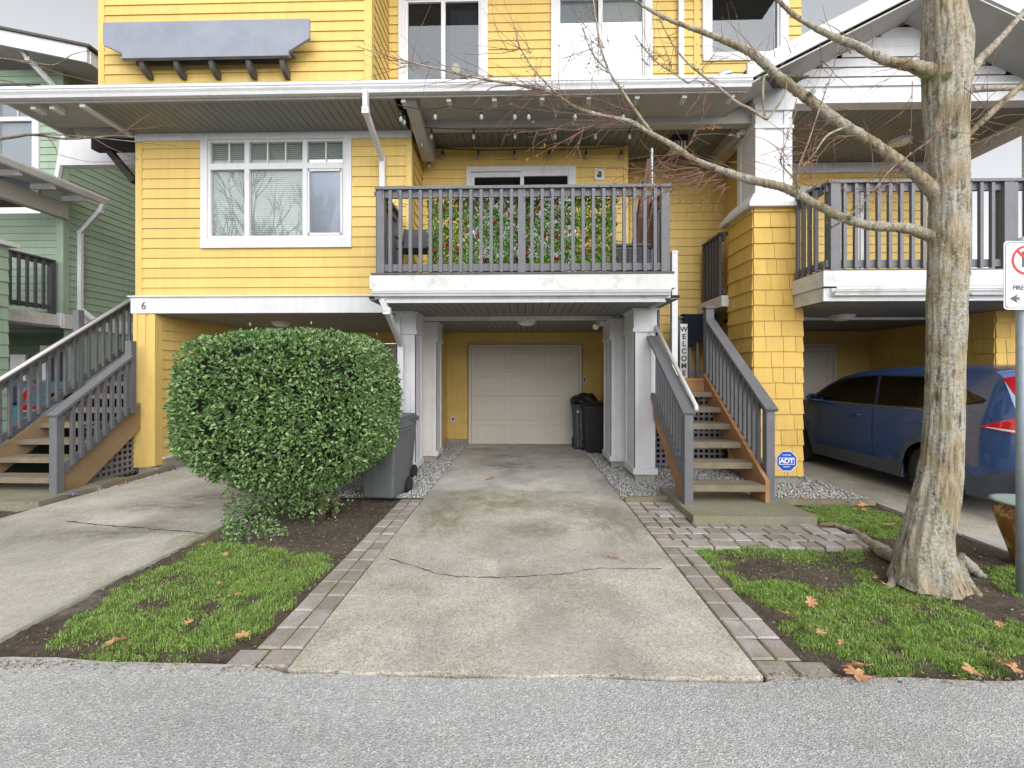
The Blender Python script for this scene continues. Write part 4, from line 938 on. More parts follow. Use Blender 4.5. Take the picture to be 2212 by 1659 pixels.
# roof sloping down to the right, seen along its edge
rA, rB = P(-260,28,8.5), P(300,143,8.5); rk = (rB[1]-rA[1])/(rB[0]-rA[0]); zl_ = lambda x: rA[1]+rk*(x-rA[0])
def slopeslab(x0,x1,y0,y1,dz0,dz1,mat,nm):
    c = [(x,y,zl_(x)+d) for d in (dz0,dz1) for x,y in ((x0,y0),(x1,y0),(x1,y1),(x0,y1))]
    return MB().add(c, [(0,3,2,1),(4,5,6,7),(0,1,5,4),(1,2,6,5),(2,3,7,6),(3,0,4,7)]).build(nm, M[mat], N)
slopeslab(-14.5,-8.5,8.5,8.55,-.13,.16,'white','rake_board'); slopeslab(-14.5,-8.5,8.56,17,-.06,-.03,'softwhite','soffit'); slopeslab(-14.6,-8.4,8.45,17,.165,.21,'roof','roof')
slopeslab(-8.52,-8.47,8.56,17,-.12,.13,'white','fascia')
pipe([PV(38,92,8.6),PV(62,128,8.7),PV(130,200,9.1),PV(150,230,gy-.1),Vector((P(133,300,gy)[0],gy-.1+.0,5.55))], .085, .07, 'white', N)
# porch roof on the street side
gyz = 5.20
def roofslab(x0,x1,y0,y1,z0,z1,t,mat,nm): MB().add([(x0,y0,z0),(x1,y0,z1),(x1,y1,z1),(x0,y1,z0),(x0,y0,z0+t),(x1,y0,z1+t),(x1,y1,z1+t),(x0,y1,z0+t)], [(0,3,2,1),(4,5,6,7),(0,1,5,4),(1,2,6,5),(2,3,7,6),(3,0,4,7)]).build(nm, M[mat], N)
roofslab(-14,-9.12,6.9,9.24,6.6,5.34,.05,'roof','porch_roof'); roofslab(-14,-9.15,6.95,9.2,6.5,5.24,.03,'softwhite','porch_ceiling')
gutter_y(6.9,9.5,-9.12,5.34,1,N)
MB().box(-9.75,-9.6,6.95,gy-.04,4.80,5.12).build('porch_beam', M['softwhite'], N)
for y in (7.3,7.9,8.5,9.1): MB().box(-9.6,-9.13,y-.03,y+.03,5.14,5.24).build('rafter_tail', M['white'], N)
q0 = Vector((-9.06,9.42,5.2)); q1 = Vector((-9.12,9.42,5.05)); xx = gx+.06
pipe([q0,q1,Vector((xx,9.55,4.62)),Vector((xx,9.55,2.95)),Vector((xx+.18,9.7,2.72))], .085, .07, 'white', N)
# green balcony
MB().box(-13,-9.80,8.0,8.05,2.55,2.78).box(-9.84,-9.79,8.06,gy-.07,2.55,2.78).build('balcony_rim', M['whitedirty'], N)
MB().box(-13,-9.85,8.06,gy-.07,2.74,2.77).build('balcony_floor', M['dkgrey'], N)
railing([(-9.87,8.1),(-9.87,gy-.10)], 2.85, 3.92, [.0,.97], N, mat='dkgrey', spacing=.15)
railing([(-13,8.1),(-9.9,8.1)], 2.85, 3.92, [.5], N, mat='dkgrey', spacing=.15)
# ground floor of the green house
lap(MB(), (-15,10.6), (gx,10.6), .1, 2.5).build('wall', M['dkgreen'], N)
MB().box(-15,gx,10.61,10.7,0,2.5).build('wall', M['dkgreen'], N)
X = P(100,750,10.6)[0]; dr = MB().box(X-.05,X+.10,10.5,10.57,.05,2.22).box(X+.10,X+1.05,10.5,10.57,2.1,2.22).box(X+.95,X+1.05,10.5,10.57,.05,2.1).build('door', M['white'], N)
MB().box(X+.10,X+.95,10.52,10.56,.05,2.1).build('door_leaf', M['black'], dr)
MB().box(P(22,750,10.5)[0],P(55,750,10.5)[0],10.5,10.56,.8,2.0).build('shutter', M['white'], N)
lap(MB(), (gx,10.6), (gx,17), .1, 2.5).build('wall', M['green'], N)
gp = MB(); shingle(gp,(-9.05,6.9),(-8.68,6.9),.1,3.4,seed=3) if False else None
sp_ = MB(); shingle(sp_,(-10.2,7.9),(-9.62-.28,7.9),.1,2.5,seed=3); shingle(sp_,(-9.90,7.9),(-9.90,8.3),.1,2.5,seed=4); sp_.build('pillar', M['green'], N)
pl2 = MB(); pe = P(17,700,7.5)[0]; shingle(pl2,(pe-.7,6.9),(pe,6.9),.1,3.72,seed=5); shingle(pl2,(pe,6.9),(pe,7.5),.1,3.72,seed=6); g2 = pl2.build('pillar', M['green'], N)
MB().box(pe-.8,pe+.1,6.8,7.6,3.73,3.80).build('capital', M['white'], g2)
MB().box(-15,gx,8.0,10.6,2.50,2.54).build('soffit', M['soffit'], N)
sheet('driveway', [(-13,2.5),(-8.6,2.5),(-8.6,10.5),(-13,10.5)], -.0, M['drive2'], thick=.08)

# house across the road (seen only in reflections and from other sides)
O = thing('house', (0,-30,0), 'pale gabled house row on the other side of the road, behind the camera', 'house')
MB().box(-22,22,-36,-30,0,4.6).build('wall', M['white'], O)
for x in (-17.6,-8.8,0,8.8,17.6): MB().prism([(x-4.4,4.6),(x+4.4,4.6),(x,6.9)],-36,-29.6).build('roof', M['green'], O)

# ================================================================== TREES
def trunk_mesh(name, path, mat, parent, n=84, seg=300, amp=.085, flare=None):
    """path: list of (x_px, y_px, width_px) at plane Y"""
    ys = [p[1] for p in path]
    V = []; F_ = []
    for k in range(seg+1):
        yy = ys[0]+(ys[-1]-ys[0])*k/seg
        for a, b in zip(path, path[1:]):
            if (a[1]-yy)*(b[1]-yy) <= 0: t = (yy-a[1])/(b[1]-a[1] or 1); xx = a[0]+(b[0]-a[0])*t; ww = a[2]+(b[2]-a[2])*t; Y = a[3]+(b[3]-a[3])*t; break
        X, Z = P(xx, yy, Y); rr = ww/2/965*Y*(1/math.sqrt(1+((xx-1130)/965)**2))**.92
        for j in range(n):
            an = 2*math.pi*j/n; c, s_ = math.cos(an), math.sin(an)
            ridge = mnoise.noise(Vector((c*4.2, s_*4.2, Z*.9)))*.5+mnoise.noise(Vector((c*9, s_*9, Z*3.5)))*.35+mnoise.noise(Vector((c*17, s_*17, Z*12)))*.25
            r2 = rr*(1+amp*ridge*2)
            if flare and Z < flare: r2 *= 1+.20*min(1,((flare-Z)/flare))**2*(1+1.6*mnoise.noise(Vector((c*1.6+4, s_*1.6, .3))))
            V.append((X+c*r2, Y+s_*r2, Z))
    F_ = [(k*n+j, k*n+(j+1)%n, (k+1)*n+(j+1)%n, (k+1)*n+j) for k in range(seg) for j in range(n)]
    mb = MB(); mb.add(V, F_); return mb.build(name, M[mat], parent, smooth=True)
TY = 3.32
bx, by = G(2022,1240)
tree = thing('tree', (bx,by,0), 'large bare lichen-covered street tree standing on the right lawn', 'tree')
trunk_mesh('trunk', [(2006,1262,138,TY),(2003,1235,128,TY),(1998,1190,118,TY),(2001,1150,110,TY),(2019,1080,103,TY),(2033,1010,93,TY),(2040,900,84,TY),(2043,750,82,TY),(2046,600,88,TY),(2050,500,92,TY),(2050,420,86,TY),(2044,290,92,TY),(2044,160,104,TY),(2044,92,108,TY),(2038,0,84,TY),(2030,-200,70,TY),(2020,-500,50,TY)], 'bark', tree, flare=.45)
def limb(pts, parent, name='branch', mat='bark', jitter=.0, n=10, sub=5, knob=.10, seed=0):
    """pts: (x,y,Y,width_px); smooth curve with knobbly thickness"""
    rnd = random.Random(seed or int(pts[0][0]*7+pts[-1][1])); C = [(PV(a,b,Y), w_/2/965*Y*(1+((a-1130)/965)**2)**-.25) for a,b,Y,w_ in pts]; out = []; rad = []
    for i in range(len(C)-1):
        p0 = C[max(i-1,0)][0]; p1 = C[i][0]; p2 = C[i+1][0]; p3 = C[min(i+2,len(C)-1)][0]
        m = max(2, int((p2-p1).length/.02)) if C[i][1] > .006 else max(2, int((p2-p1).length/.05))
        for k in range(m):
            t = k/m; q = .5*((2*p1)+(p2-p0)*t+(2*p0-5*p1+4*p2-p3)*t*t+(3*p1-p0-3*p2+p3)*t**3)
            out.append(q+Vector((rnd.uniform(-1,1),rnd.uniform(-1,1),rnd.uniform(-1,1)))*jitter); rad.append((C[i][1]+(C[i+1][1]-C[i][1])*t)*(1+rnd.uniform(-knob,knob)))
    out.append(C[-1][0]); rad.append(C[-1][1])
    mb = MB(); mb.tube(out, rad, n); o = mb.build(name, M[mat], parent, smooth=True); return o, out, rad
B = {}
B[1] = limb([(2035,520,TY,34),(2000,506,TY+.02,27),(1950,492,TY+.05,24),(1880,487,TY+.1,22),(1820,470,TY+.14,20),(1760,440,TY+.2,19),(1700,408,TY+.25,18),(1650,395,TY+.3,18),(1620,388,TY+.32,19),(1570,372,TY+.36,15),(1500,345,TY+.42,13),(1450,312,TY+.48,11.5),(1400,285,TY+.5,10),(1360,262,TY+.53,9),(1300,250,TY+.56,8),(1240,230,TY+.6,7),(1190,200,TY+.63,6),(1120,184,TY+.68,5),(1030,168,TY+.72,4.2),(930,145,TY+.8,3.2),(850,125,TY+.85,2.4),(770,100,TY+.9,1.6)], tree, jitter=.0012)
B[2] = limb([(2035,430,TY,46),(2000,395,TY+.02,30),(1960,362,TY+.05,26),(1930,340,TY+.08,24),(1880,305,TY+.12,24),(1830,275,TY+.16,23),(1780,240,TY+.22,22),(1735,205,TY+.26,21),(1700,180,TY+.3,21),(1660,145,TY+.34,18),(1620,112,TY+.38,18),(1575,92,TY+.42,14),(1520,70,TY+.46,11),(1440,40,TY+.5,8),(1370,0,TY+.55,5),(1300,-60,TY+.6,3)], tree, jitter=.0015)
B[3] = limb([(2035,165,TY,44),(1995,150,TY-.02,32),(1960,140,TY-.04,25),(1920,132,TY-.06,22),(1880,115,TY-.08,20),(1850,98,TY-.1,18),(1815,85,TY-.12,16),(1760,60,TY-.15,12),(1700,20,TY-.2,9),(1650,-40,TY-.25,6)], tree, jitter=.0015)
B[4] = limb([(2060,205,TY,40),(2090,165,TY+.02,26),(2115,130,TY+.04,22),(2150,95,TY+.06,17),(2190,50,TY+.1,13),(2240,-10,TY+.14,9)], tree)
B[5] = limb([(2070,197,TY,20),(2110,193,TY+.04,14),(2160,191,TY+.06,13),(2230,188,TY+.1,12),(2300,170,TY+.12,9)], tree)
B[6] = limb([(2075,305,TY,26),(2100,283,TY-.04,14),(2140,245,TY-.08,15),(2180,208,TY-.12,15),(2230,165,TY-.16,14),(2300,110,TY-.2,11)], tree)
B[7] = limb([(1408,288,TY+.5,8),(1370,235,TY+.48,6),(1340,190,TY+.47,5.5),(1318,158,TY+.46,5),(1300,110,TY+.45,5),(1290,60,TY+.44,4),(1280,-10,TY+.43,2.5)], tree)
B[8] = limb([(1322,162,TY+.46,4),(1300,140,TY+.45,3.5),(1280,115,TY+.44,3),(1265,80,TY+.43,2.4),(1250,30,TY+.42,1.6)], tree)
B[9] = limb([(1225,222,TY+.6,4.5),(1180,180,TY+.6,3.5),(1150,145,TY+.6,3),(1125,105,TY+.6,2.4),(1108,50,TY+.6,1.5)], tree)
B[10] = limb([(1655,258,TY+.2,5),(1620,235,TY+.22,6),(1590,220,TY+.25,6),(1560,195,TY+.26,5),(1520,165,TY+.28,4.5),(1480,130,TY+.3,4),(1450,90,TY+.3,3),(1420,30,TY+.3,2)], tree)
B[11] = limb([(1487,180,TY+.3,3),(1450,155,TY+.3,3.4),(1420,135,TY+.3,3.5),(1395,108,TY+.3,3),(1370,75,TY+.3,2)], tree)
B[12] = limb([(1648,168,TY+.3,9),(1648,205,TY+.26,5),(1650,235,TY+.22,4.5),(1656,258,TY+.2,5),(1675,235,TY+.2,5),(1694,205,TY+.2,5),(1700,175,TY+.3,4)], tree)
B[13] = limb([(1835,272,TY+.1,6),(1800,285,TY-.1,5),(1780,300,TY-.15,4),(1760,330,TY-.2,3),(1735,360,TY-.22,1.8)], tree)
B[14] = limb([(1790,495,TY+.1,3),(1830,470,TY,4),(1870,430,TY-.05,4),(1900,395,TY-.1,3.5),(1930,360,TY-.1,3),(2000,310,TY-.12,2),(2080,250,TY-.12,1.4)], tree)
B[15] = limb([(1723,430,TY+.2,5),(1722,390,TY+.1,4),(1725,360,TY+.05,3.6),(1745,310,TY,3),(1765,250,TY,2.6),(1782,200,TY,2.6),(1800,150,TY,2.4),(1812,90,TY,2)], tree)
B[16] = limb([(1722,392,TY+.1,3),(1700,370,TY+.08,3),(1685,345,TY+.05,2.5),(1700,300,TY,2),(1720,240,TY,1.5)], tree)
B[17] = limb([(1105,184,TY+.66,2.6),(1060,190,TY+.6,2.2),(1020,230,TY+.6,1.4)], tree, mat='redtwig')
# twigs
def twig(path, w0, parent, leaf=0, mat='redtwig', seed=1):
    o, out, rad = limb([(*p, w0*(1-.75*i/(len(path)-1))) for i, p in enumerate(path)], parent, 'twig', mat, .0012, 6, knob=.22, seed=seed); return out
TW = []
def T_(path, w=2.2, mat='redtwig'): TW.append(path); return twig([(x,y,Yv) for x,y,Yv in path], w, tree, mat=mat, seed=len(TW)+3)
r3 = lambda a,b: (1106+a/4, 80.6+b/4)     # from an enlarged quarter of the survey
def q3(pts, Yv): return [(*r3(a,b), Yv+i*.012) for i,(a,b) in enumerate(pts)]
for pts, w_, Y0 in [
  ([(1600,1130),(1480,1135),(1310,1160),(1100,1140),(950,1135),(790,1140)],3,TY+.25),
  ([(1640,1160),(1500,1200),(1350,1240),(1200,1300),(1050,1400),(930,1480)],3,TY+.25),
  ([(1660,1170),(1500,1210),(1300,1280),(1100,1330),(950,1370)],2.6,TY+.2),
  ([(1640,1190),(1450,1260),(1320,1330),(1220,1420),(1180,1560)],2.6,TY+.2),
  ([(1790,1230),(1600,1255),(1480,1290),(1350,1330),(1200,1370),(1080,1390)],2.6,TY+.2),
  ([(1420,1160),(1300,1100),(1210,1015)],2,TY+.25),
  ([(1400,1150),(1200,1150),(1000,1180),(870,1240)],2.4,TY+.2),
  ([(1620,1140),(1400,1190),(1150,1215),(1020,1190)],2.2,TY+.22),
  ([(1560,1170),(1350,1200),(1200,1210),(1060,1220)],2.2,TY+.2),
  ([(1660,1180),(1600,1290),(1540,1300),(1480,1400)],2.4,TY+.15),
  ([(1850,1265),(1740,1330),(1680,1420),(1610,1450)],2.2,TY+.15),
  ([(1880,1290),(1820,1320)],2,TY+.1),
  ([(1470,990),(1530,930),(1570,860),(1640,840),(1780,835),(1910,838)],2.6,TY+.3),
  ([(1560,870),(1590,800),(1650,785),(1790,770)],2,TY+.3),
  ([(1000,760),(880,700),(760,680),(600,665),(430,650),(250,630),(100,610),(0,575)],3,TY+.5),
  ([(710,755),(600,820),(480,890),(260,945)],2.4,TY+.5),
  ([(620,800),(480,880),(330,960),(140,1050)],2.4,TY+.45),
  ([(620,770),(590,900),(540,1000),(495,1090)],2,TY+.45),
  ([(710,720),(560,720),(430,770),(340,790),(180,725)],2.2,TY+.5),
  ([(340,790),(310,850),(270,930)],1.8,TY+.5),
  ([(700,760),(560,800),(340,790),(150,820),(10,800)],2.2,TY+.45),
  ([(1040,640),(900,600),(760,540),(620,510),(450,480)],2.2,TY+.5),
  ([(480,620),(420,510),(405,400),(400,250),(402,60)],1.8,TY+.5),
  ([(370,740),(400,600),(405,500)],1.5,TY+.5),
  ([(650,700),(680,560),(690,350),(660,220)],1.8,TY+.5),
  ([(830,310),(750,260),(655,220)],2.4,TY+.45),
  ([(430,310),(500,180),(580,45),(620,-60)],1.8,TY+.4),
  ([(440,185),(600,130),(760,70),(850,20)],1.8,TY+.4),
  ([(0,470),(100,440),(180,430)],1.8,TY+.6),
  ([(200,440),(200,280),(215,175)],1.8,TY+.6),
  ([(1490,690),(1570,580),(1650,490),(1660,400)],1.6,TY+.2),
  ([(1660,680),(1650,560),(1655,400)],1.5,TY+.2),
  ([(1640,280),(1720,180),(1790,70),(1830,-20)],1.8,TY+.3),
  ([(1520,400),(1600,350),(1700,240),(1810,110)],2,TY+.3),
  ([(1860,1080),(1990,1075),(2200,1065)],1.6,TY+.2),
]: T_(q3(pts, Y0), w_)
r4 = lambda a,b: (1659+a/4, 80.6+b/4)
for pts, w_, Y0 in [
  ([(750,850),(620,850),(430,800),(220,790)],2.6,TY),
  ([(620,850),(500,880),(380,885),(220,870)],2.2,TY),
  ([(760,850),(570,880),(480,980),(400,1060),(340,1090)],3,TY),
  ([(380,1000),(420,860),(500,730)],2.2,TY),
  ([(250,530),(180,780),(100,990)],1.6,TY-.1),
  ([(100,990),(80,950)],1.4,TY-.1),
  ([(100,990),(150,1080),(270,1180)],2.2,TY-.1),
  ([(1480,60),(1300,140),(1200,210),(1040,360),(800,560),(620,680)],1.8,TY-.1),
  ([(450,40),(460,200),(440,350),(390,440)],2,TY-.05),
  ([(0,400),(150,200),(250,60)],1.8,TY-.05),
  ([(1700,380),(1660,640),(1400,870),(1220,1020),(1040,1170)],1.6,TY-.25),
  ([(2120,780),(1900,870),(1600,990),(1380,1080),(1180,1170),(1050,1260)],2.2,TY-.25),
  ([(2030,60),(1900,230),(1780,400),(1720,500)],1.6,TY-.2),
  ([(1245,380),(1240,640),(1230,870),(1215,1010)],2.4,TY-.2),
  ([(1215,1020),(1100,1180),(1000,1310),(900,1420)],1.8,TY-.2),
  ([(290,1260),(400,1285),(520,1240),(700,1280),(820,1330),(960,1320)],2,TY-.1),
  ([(610,1240),(700,1380),(780,1500)],2,TY-.05),
  ([(1890,800),(1760,890)],1.5,TY-.2),
  ([(230,1200),(300,1100),(340,1080)],1.5,TY),
  ([(550,1640),(480,1560),(380,1640)],1,TY),
]: T_([(*r4(a,b), Y0+i*.01) for i,(a,b) in enumerate(pts)], w_)
# spur twigs and buds along the limbs, one countless mass
def spurs(parent, srcs, n, seed, lmin=.02, lmax=.09, name='spur_twigs', mat='redtwig'):
    rnd = random.Random(seed); mb = MB()
    for _ in range(n):
        o, out, rad = srcs[rnd.randrange(len(srcs))]; i = rnd.randrange(3, len(out)-1); p = out[i]
        d = Vector((rnd.uniform(-1,1),rnd.uniform(-1,1),rnd.uniform(-.8,1))).normalized(); L = rnd.uniform(lmin,lmax)
        q = p+d*L; mb.tube([p, p+d*L*.5+Vector((0,0,rnd.uniform(-.006,.006))), q], [.0022,.0018,.0012], 5)
        if rnd.random() < .5: mb.tube([q, q+d*.006, q+d*.014], [.0015,.0042,.0005], 5)
    return mb.build(name, M[mat], parent, kind='stuff')
spurs(tree, [B[k] for k in (1,7,8,9,10,11,15,16,14)], 330, 5)
spurs(tree, [B[k] for k in (1,2,3)], 120, 6, .008,.02,'bark_knobs','bark2')
mb = MB(); rnd = random.Random(77); SUB = []
def subt(x, y, Yv, ang, L, w0):
    pts = []; a = ang
    for k in range(5): pts.append((x, y, Yv)); a += rnd.uniform(-.28,.28); x += math.cos(a)*L/4; y -= math.sin(a)*L/4; Yv += rnd.uniform(-.02,.03)
    mb.tube([PV(*p) for p in pts], [w0*(1-.18*k)/2/965*3.3 for k in range(5)], 5); SUB.append(pts)
for path in TW:
    for a, b in zip(path, path[1:]):
        for _k in range(rnd.choice((0,1,1,2))):
            t = rnd.random(); base = math.atan2(-(b[1]-a[1]), b[0]-a[0])
            subt(a[0]+(b[0]-a[0])*t, a[1]+(b[1]-a[1])*t, a[2], base+rnd.choice((-1,1))*rnd.uniform(.3,.9), rnd.uniform(25,95), rnd.uniform(1.3,2.0))
for (x,y,Yv,n,a0_) in [(1330,255,TY+.55,10,2.8),(1180,197,TY+.63,12,2.9),(1040,170,TY+.72,10,3.0),(900,138,TY+.82,9,2.9),(1470,325,TY+.45,7,3.6),(1560,368,TY+.36,10,3.4),(1310,100,TY+.45,6,2.0),(1430,140,TY+.3,6,2.3),(1120,110,TY+.6,6,2.4),(1740,320,TY-.2,6,3.4),(1900,390,TY-.1,5,1.2),(1640,130,TY+.3,6,1.9),(2120,260,TY-.1,5,.7),(1870,110,TY-.1,5,2.2)]:
    for _ in range(int(n*1.6)): subt(x+rnd.uniform(-35,35), y+rnd.uniform(-8,8), Yv, a0_+rnd.gauss(0,.55), rnd.uniform(50,150), rnd.uniform(1.2,2.1))
mb.build('fine_twigs', M['redtwig'], tree, kind='stuff')
mb = MB(); rnd = random.Random(21)
def budleaf(c, s):
    d = Vector((rnd.uniform(-1,1),rnd.uniform(-1,1),rnd.uniform(-1,.3))).normalized(); a = d.orthogonal().normalized()*s*.4
    mb.add([c, c+d*s*.5+a, c+d*s, c+d*s*.5-a], [(0,1,2,3)])
for path in TW:
    for a, b in zip(path, path[1:]):
        for _ in range(2):
            if rnd.random() < .42: t = rnd.random(); budleaf(PV(a[0]+(b[0]-a[0])*t,a[1]+(b[1]-a[1])*t,a[2]), rnd.uniform(.008,.02))
    for _ in range(3): budleaf(PV(*path[-1])+Vector((rnd.uniform(-.01,.01),0,rnd.uniform(-.01,.01))), rnd.uniform(.012,.024))
for p_ in SUB:
    for q_ in p_[2:]:
        if rnd.random() < .35: budleaf(PV(*q_), rnd.uniform(.007,.016))
for (x,y,n,sx,sy) in [(1740,348,30,32,18),(1460,435,16,10,14),(1545,273,10,14,3),(1800,385,12,10,5),(1578,290,5,5,2),(1375,455,12,25,18),(1430,385,10,40,14),(1390,405,14,40,20),(2105,303,5,6,4),(2184,278,5,5,5),(1285,375,6,14,5),(1190,182,5,4,3),(1475,187,5,5,3),(1515,500,3,8,5)]:
    for _ in range(n): budleaf(PV(x+rnd.gauss(0,sx*.5),y+rnd.gauss(0,sy*.5),TY-.02), rnd.uniform(.012,.022))
mb.build('dry_leaves', M['budleaf'], tree, kind='stuff')
mb = MB(); rnd = random.Random(4)
for (x,y,r_) in [(2000,165,14),(2018,168,9),(1700,170,12),(1722,172,8),(1755,200,8),(2100,125,7),(2062,295,9),(1648,163,9),(2087,380,9),(2022,200,8),(1868,452,10),(1835,470,7),(2088,640,10),(2090,590,8),(2085,690,7),(2045,165,9)]:
    c = PV(x,y,TY-.10 if x > 1980 and x < 2080 else TY-.0+(.2 if x<1760 else 0))
    for _ in range(170):
        d = Vector((rnd.gauss(0,1),rnd.gauss(0,1),rnd.gauss(0,1))).normalized()*rnd.random()**.4*r_/965*3.3; q = c+d; t = Vector((rnd.uniform(-1,1),rnd.uniform(-1,1),rnd.uniform(-.2,1))).normalized()*.012; s_ = t.orthogonal().normalized()*.003
        mb.add([q-s_,q+s_,q+t], [(0,1,2)])
mb.build('moss_tufts', M['greenmoss'], tree, kind='stuff')
# roots
mb = MB()
def gp(x,y,z): X, Y = G(x,y,0); return Vector((X,Y,z))
def root(pts, r0, r1): 
    P_ = [gp(*p) for p in pts]; n = len(P_); out = []; rad = []
    for i in range(n-1):
        for k in range(5): t = k/5; out.append(P_[i].lerp(P_[i+1], t)+Vector((random.uniform(-.006,.006),random.uniform(-.006,.006),random.uniform(-.003,.003)))); rad.append((r0+(r1-r0)*(i+t)/(n-1))*random.uniform(.85,1.15))
    out.append(P_[-1]); rad.append(r1); mb.tube(out, rad, 10)
root([(2000,1235,.10),(1955,1222,.05),(1905,1200,.02),(1870,1170,.015),(1840,1148,.01),(1795,1133,.0),(1770,1130,-.02)], .06, .02)
root([(2060,1240,.08),(2085,1262,.01),(2105,1275,-.01),(2118,1284,-.03)], .06, .02)
root([(2040,1250,.08),(2035,1272,.01),(2022,1290,-.02)], .06, .025)
root([(2070,1225,.08),(2105,1232,.0),(2125,1240,-.03)], .06, .02)
root([(1970,1240,.06),(1935,1252,.0),(1915,1262,-.03)], .05, .02)
root([(1990,1215,.10),(1965,1195,.03),(1955,1180,-.02)], .06, .03)
mb.build('roots', M['bark'], tree, smooth=True)
# bare tree reaching in from the left
lt_ = thing('tree', (-4.6,2.9,0), 'bare tree whose thin twigs reach into the picture from the left edge', 'tree')
trunk_mesh('trunk', [(-420,1330,90,2.9),(-410,900,60,2.9),(-400,500,50,2.9),(-380,100,44,2.9),(-350,-300,30,2.9)], 'bark', lt_, n=20, seg=60)
for k, (pts) in enumerate([
  [(-395,420,2.9,22),(-250,350,2.95,16),(-120,318,3,12),(-20,303,3,8),(30,296,3,7),(70,291,3,7),(140,300,3.05,5),(200,297,3.1,4),(260,293,3.1,3),(320,300,3.15,1.8)],
  [(245,292,3.1,3),(275,280,3.1,3),(300,262,3.1,2.4),(330,243,3.1,1.4)],
  [(275,280,3.1,2.4),(320,277,3.1,2),(376,268,3.1,1.2)],
  [(60,291,3,4),(100,290,3,3.4),(180,295,3,3),(260,303,3,2.4),(395,317,3.1,1.2)],
  [(95,290,3,3),(115,310,3,2.4),(125,335,3,1.4)],
  [(-390,250,2.9,14),(-200,160,2.95,9),(-60,125,3,6),(10,127,3,4),(60,134,3,3.4),(120,140,3,2.6),(155,118,3,2),(190,110,3,1.2)],
  [(30,130,3,3),(90,145,3,2.4),(140,162,3,2),(210,178,3,1.2)],
  [(-100,165,3,5),(0,172,3,3.4),(40,182,3,2.6),(75,188,3,1.4)],
  [(200,297,3,2),(240,320,3,2),(300,345,3.1,1)],[(130,335,3,1.6),(200,350,3,1.2),(290,345,3,.8)]]):
    limb(pts, lt_, 'branch' if k in (0,5) else 'twig', 'bark2' if k in (0,5,3) else 'redtwig', .001, 7)
# bare tree across the road, seen mirrored in the window panes
def baretree(loc, h, seed, label, depth=6):
    t = thing('tree', loc, label, 'tree'); rnd = random.Random(seed); mb = MB(); base = Vector(loc)
    def rec(p, d, L, r, k):
        q = p+d*L; mid = p.lerp(q,.5)+Vector((rnd.uniform(-1,1),rnd.uniform(-1,1),0))*L*.06; mb.tube([p,mid,q],[r,r*.85,r*.7],6 if k < 3 else 4, cap=False)
        if k >= depth: return
        for _ in range(3 if k else 4):
            nd = (d+Vector((rnd.uniform(-1,1),rnd.uniform(-1,1),rnd.uniform(-.3,.7)))*.75).normalized(); rec(q-d*L*rnd.uniform(0,.3), nd, L*rnd.uniform(.62,.85), r*.6, k+1)
    rec(base, Vector((.04,0,1)), h*.26, .17, 0); o = mb.build('trunk', M['bark2'], t); return t
baretree((-9.5,-5.2,-.05), 12, 3, 'tall bare tree across the road, mirrored in the wide window', 6)

# ================================================================== SHRUB
def leaves(C, D, size, ratio, fold, rng):
    """C centres, D outward/leaf directions; returns V,F (two quads per leaf)"""
    n = len(C); D = D/np.linalg.norm(D,axis=1,keepdims=True); A = np.cross(D, rng.normal(size=(n,3))); A /= np.linalg.norm(A,axis=1,keepdims=True); N = np.cross(D,A)
    s = size[:,None]; w = s*ratio; out = np.empty((n,6,3))
    out[:,0] = C; out[:,3] = C+D*s-N*s*.12; out[:,1] = C+D*s*.32+A*w*.9+N*s*fold; out[:,2] = C+D*s*.72+A*w*.7+N*s*fold*.6; out[:,5] = C+D*s*.32-A*w*.9+N*s*fold; out[:,4] = C+D*s*.72-A*w*.7+N*s*fold*.6
    b = (np.arange(n)*6)[:,None]; Fq = np.concatenate([b+np.array([[0,1,2,3]]), b+np.array([[0,3,4,5]])]); return out.reshape(-1,3), Fq
hc = np.array([-2.50,4.85,1.14]); ha = np.array([1.03,.74,.825])
def hedge_r(d):
    p = 4.6; r = (np.abs(d[:,0])**p+np.abs(d[:,1])**p+np.abs(d[:,2])**p)**(-1/p); q = d*r[:,None]
    lo = np.clip((-.45-q[:,2])/.55,0,1); q[:,0] *= 1-.40*lo**1.3; q[:,1] *= 1-.30*lo**1.4
    hi = np.clip((q[:,2]-.55)/.45,0,1); q[:,0] *= 1-.08*hi**1.3; return q
def bumpy(P_): return np.array([mnoise.noise(Vector(p*2.4))*.045+mnoise.noise(Vector(p*6))*.03 for p in P_])
n = 54000
d = RNG.normal(size=(n,3)); d /= np.linalg.norm(d,axis=1,keepdims=True); q = hedge_r(d); Pw = q*ha
k = 1+bumpy(Pw+hc); lay = 1-np.abs(RNG.normal(0,.055,n)); C = hc+Pw*(k*lay)[:,None]
sh_ = (RNG.random(n)<.015)[:,None]; C += sh_*Pw/np.linalg.norm(Pw,axis=1,keepdims=True)*np.abs(RNG.normal(0,.028,n))[:,None]; gap = np.array([mnoise.noise(Vector(p*5.5)) for p in C]); C[gap>.34] += (hc-C[gap>.34])*.09
nn = q**3; nn /= np.linalg.norm(nn,axis=1,keepdims=True)+1e-9
D = nn*.55+RNG.normal(0,.62,(n,3))+np.array([0,0,.12]); V, Fq = leaves(C, D, RNG.uniform(.029,.054,n), .29, .10, RNG)
shb = thing('shrub', (-2.2,4.8,0), 'big clipped rounded evergreen shrub between the two driveways', 'shrub')
npmesh('foliage', V, Fq, M['hedge'], shb, kind='stuff')
